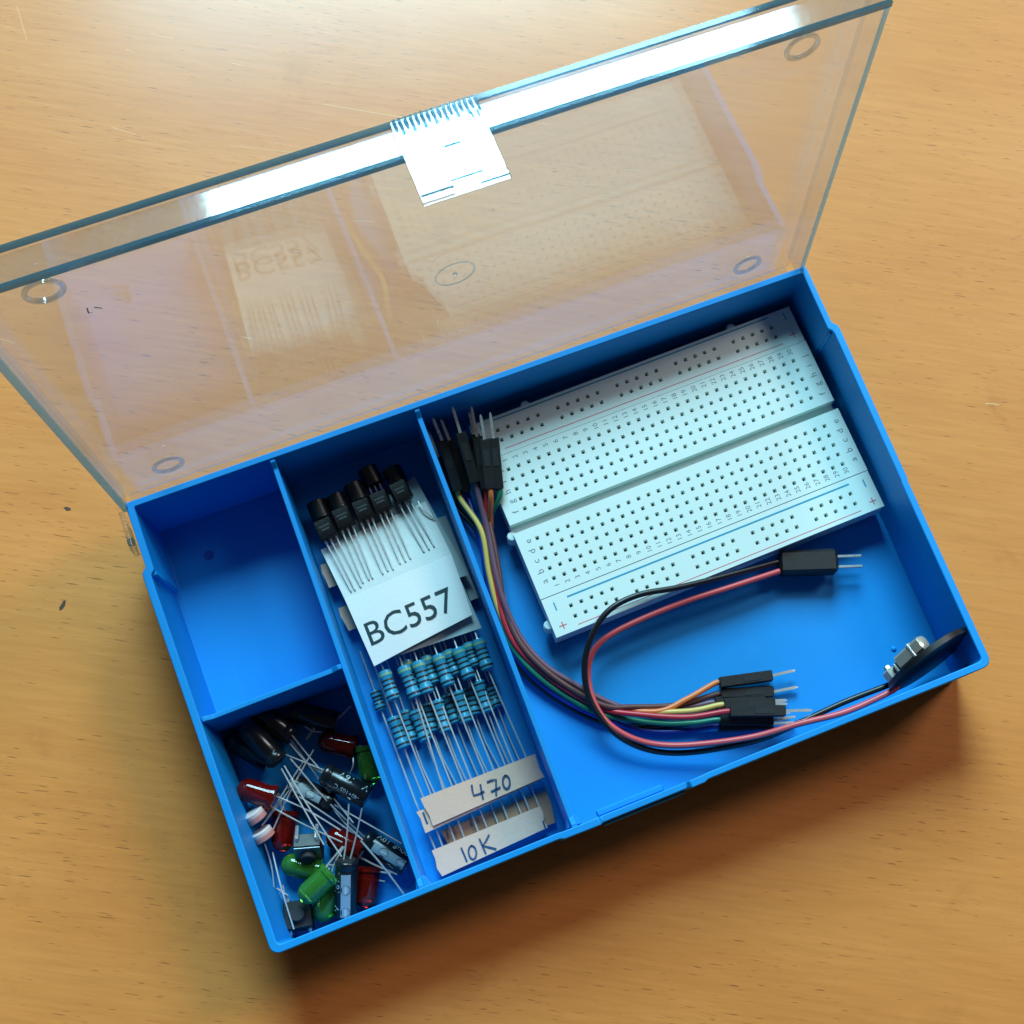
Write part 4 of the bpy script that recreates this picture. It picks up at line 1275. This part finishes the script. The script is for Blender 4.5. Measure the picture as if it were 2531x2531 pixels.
def led(ka, mat, label, kl=None, grp='loose LEDs in the corner compartment', flip=False):
    """5 mm LED from dome tip to flange"""
    a_, b_ = V(ka, 0), V(ka, 1)
    d = b_ - a_; Ln = 8.6; d.normalize()
    t = thing('led', ((a_.x + b_.x) / 2, (a_.y + b_.y) / 2, 1.5), label, 'LED', grp)
    prof = [(2.5 - 2.5 * math.cos(math.radians(q)), 2.5 * math.sin(math.radians(q))) for q in (2, 15, 30, 45, 60, 75, 90)] + [(Ln - 1.15, 2.5), (Ln - 1.1, 2.85), (Ln - .1, 2.85), (Ln, 2.7)]
    m = MB(); m.lathe(a_, d, prof, 28); lens = m.build('lens', mat, t)
    x, y, _ = ortho(d)
    m = MB(); m.box(a_ + d * (Ln - 3.2) + x * .5, (.25, 1.5, 3.4), (x, y, d)); m.box(a_ + d * (Ln - 2.6) - x * .8, (.25, .9, 4.0), (x, y, d)); m.build('anvil', 'steel_plate', lens)
    if kl: lead_set(t, kl)
    else:
        for s_ in (-1, 1):
            p = a_ + d * Ln + x * 1.27 * s_
            MB().tube([p, p + d * 4 + Vector((0, 0, .3)), p + d * 9 + Vector((s_ * .6, 0, .8))], .23, 6, 3).build('lead', 'lead_metal', t)
    return t


capacitor('C7', 'dark capacitor highest up, near the cross divider and the resistor compartment', 'C7l', 2.6)
capacitor('C8', 'dark capacitor nearest the left wall below the cross divider', None, 2.4)
capacitor('C6', 'dark capacitor leaning between the other dark ones below the cross divider', 'C6l', 2.8, flip=True)
capacitor('C5', 'dark capacitor whose long leads cross the middle of the pile', 'C5l', 2.2, flip=True)
capacitor('C2', 'capacitor with a pale stripe facing up in the middle of the pile', 'C2l', -.1, flip=True, text=(('100uF', 9.2, -1.3, 1.45, -1),))
capacitor('C3', 'capacitor printed 100uF 10V lying against the divider at the lower right', 'C3l', .15, text=(('10V', 5.0, -1.2, 1.35, -1), ('100uF', 10.7, -1.2, 1.35, -1)))
capacitor('C1', 'shiny black capacitor printed 16V lying on top of the pile', 'C1l', 3.0, text=(('16V', 6.6, -1.0, 1.6, -1), ('V', 10.6, -1.0, 1.6, -1), ('-40+105\u00b0C', 9.8, .3, .95, -1)))
capacitor('C4', 'capacitor printed 16V standing nearest the front wall with its pale stripe up', 'C4l', -.06, text=(('16V', 6.6, .5, 1.5, -1), ('V', 11.0, .5, 1.5, -1)))
led('R3', 'led_red', 'dark red LED near the divider below the cross divider', 'R3l')
led('G4', 'led_green', 'dark green LED squeezed against the divider to the resistor compartment', 'G4l')
led('R2', 'led_red', 'dark red LED lying under the two pale light sensors', 'R2l')
led('R4', 'led_red', 'red LED half buried under crossing leads right of the push button', None)
led('R5', 'led_red', 'red LED at the bottom right beside the standing 16V capacitor', 'R5l')
led('G2', 'led_green', 'green LED lying beneath the push button', 'G2l')
led('G3', 'led_green', 'dark green LED closest to the front wall', None)
led('R1', 'led_red', 'bright red LED on top of the pile by the left wall', 'R1l')
led('G1', 'led_green', 'bright green LED with a white highlight on top of the pile', 'G1l')


def light_sensor(k, kl, label, tilt):
    c = V(k)
    t = thing('light_sensor', (c.x, c.y, 1.5), label, 'light sensor', 'pale round light sensors')
    d = Vector(tilt).normalized()
    m = MB(); m.lathe(c - d * .9, d, [(0, 2.3), (.15, 2.45), (1.1, 2.45), (1.25, 2.3)], 24); b = m.build('ceramic_body', 'ceramic_pink', t)
    m = MB(); m.lathe(c + d * .36, d, [(0, 2.42), (.75, 2.42), (.95, 2.2)], 24); m.build('ceramic_face', 'ceramic_white', b)
    lead_set(t, kl)


light_sensor('D1', 'D1l', 'pale light sensor directly below the bright red LED', (-.25, .90, .36))
light_sensor('D2', 'D2l', 'lower of the two pale light sensors, with a long lead to the front wall', (-.2, .92, .33))


def push_button(c, ang, tilt, label, plate='steel_plate'):
    t = thing('push_button', (c[0], c[1], 1.5), label, 'push button', 'small square push buttons')
    R = Euler((tilt[0], tilt[1], ang)).to_matrix()
    X, Y, Z = R.col[0], R.col[1], R.col[2]
    c = Vector(c)
    m = MB(); m.cbox(c, (6, 6, 3.4), .25, (X, Y, Z)); b = m.build('base', 'housing_black', t)
    m = MB(); m.cbox(c + Z * 1.82, (5.6, 5.6, .22), .05, (X, Y, Z)); m.build('metal_plate', plate, b)
    m = MB(); m.lathe(c + Z * 1.9, Z, [(0, 1.7), (1.2, 1.7), (1.4, 1.5)], 20); m.build('plunger', 'rubber_black', b)
    for sx in (-1, 1):
        for sy in (-1, 1):
            p = c + X * 2.1 * sx + Y * 3.0 * sy
            m = MB(); m.tube([p + Z * .3, p + Y * sy * .7, p + Y * sy * .9 - Z * 1.4, p + Y * sy * .6 - Z * 3.2], .36, 4); m.build('leg', 'pin_metal', t)


push_button((11.8, 18.9, 6.6), math.radians(-17), (math.radians(62), 0), 'square push button with two shiny legs resting on the green LED')
push_button((4.9, 6.2, 3.6), math.radians(-12), (math.radians(-8), 0), 'dark square push button in the front-left corner', 'rubber_black')
mi = D['misc']
for i, lab in ((0, 'straight bright lead running down to the front wall by the divider'), (2, 'short lead above the green LED'), (4, 'thin lead in the far right corner below the cross divider'), (6, 'thin lead crossing in front of the dark capacitors')):
    t = thing('loose_lead', mi[i], lab, 'wire lead')
    MB().tube([Vector(mi[i]), Vector(mi[i]).lerp(Vector(mi[i + 1]), .5) + Vector((.2, .1, .2)), Vector(mi[i + 1])], .23, 6, 4).build('lead', 'lead_metal', t)
t = thing('wire_clippings', (2.6, 11.5, 1.5), 'small tangle of twisted lead ends by the left wall near the front', 'wire clippings')
for a_, b_ in (((2.2, 13.4, 3.6), (3.8, 10.4, 2.6)), ((3.6, 13.6, 3.4), (2.6, 10.8, 2.6)), ((2.3, 12, 3), (4.0, 11.0, 3.4)), ((2.6, 13.0, 4), (3.0, 9.8, 2.2))):
    MB().tube([Vector(a_), Vector(a_).lerp(Vector(b_), .5) + Vector((.4, .1, .3)), Vector(b_)], .18, 6, 4).build('strand', 'lead_metal', t)
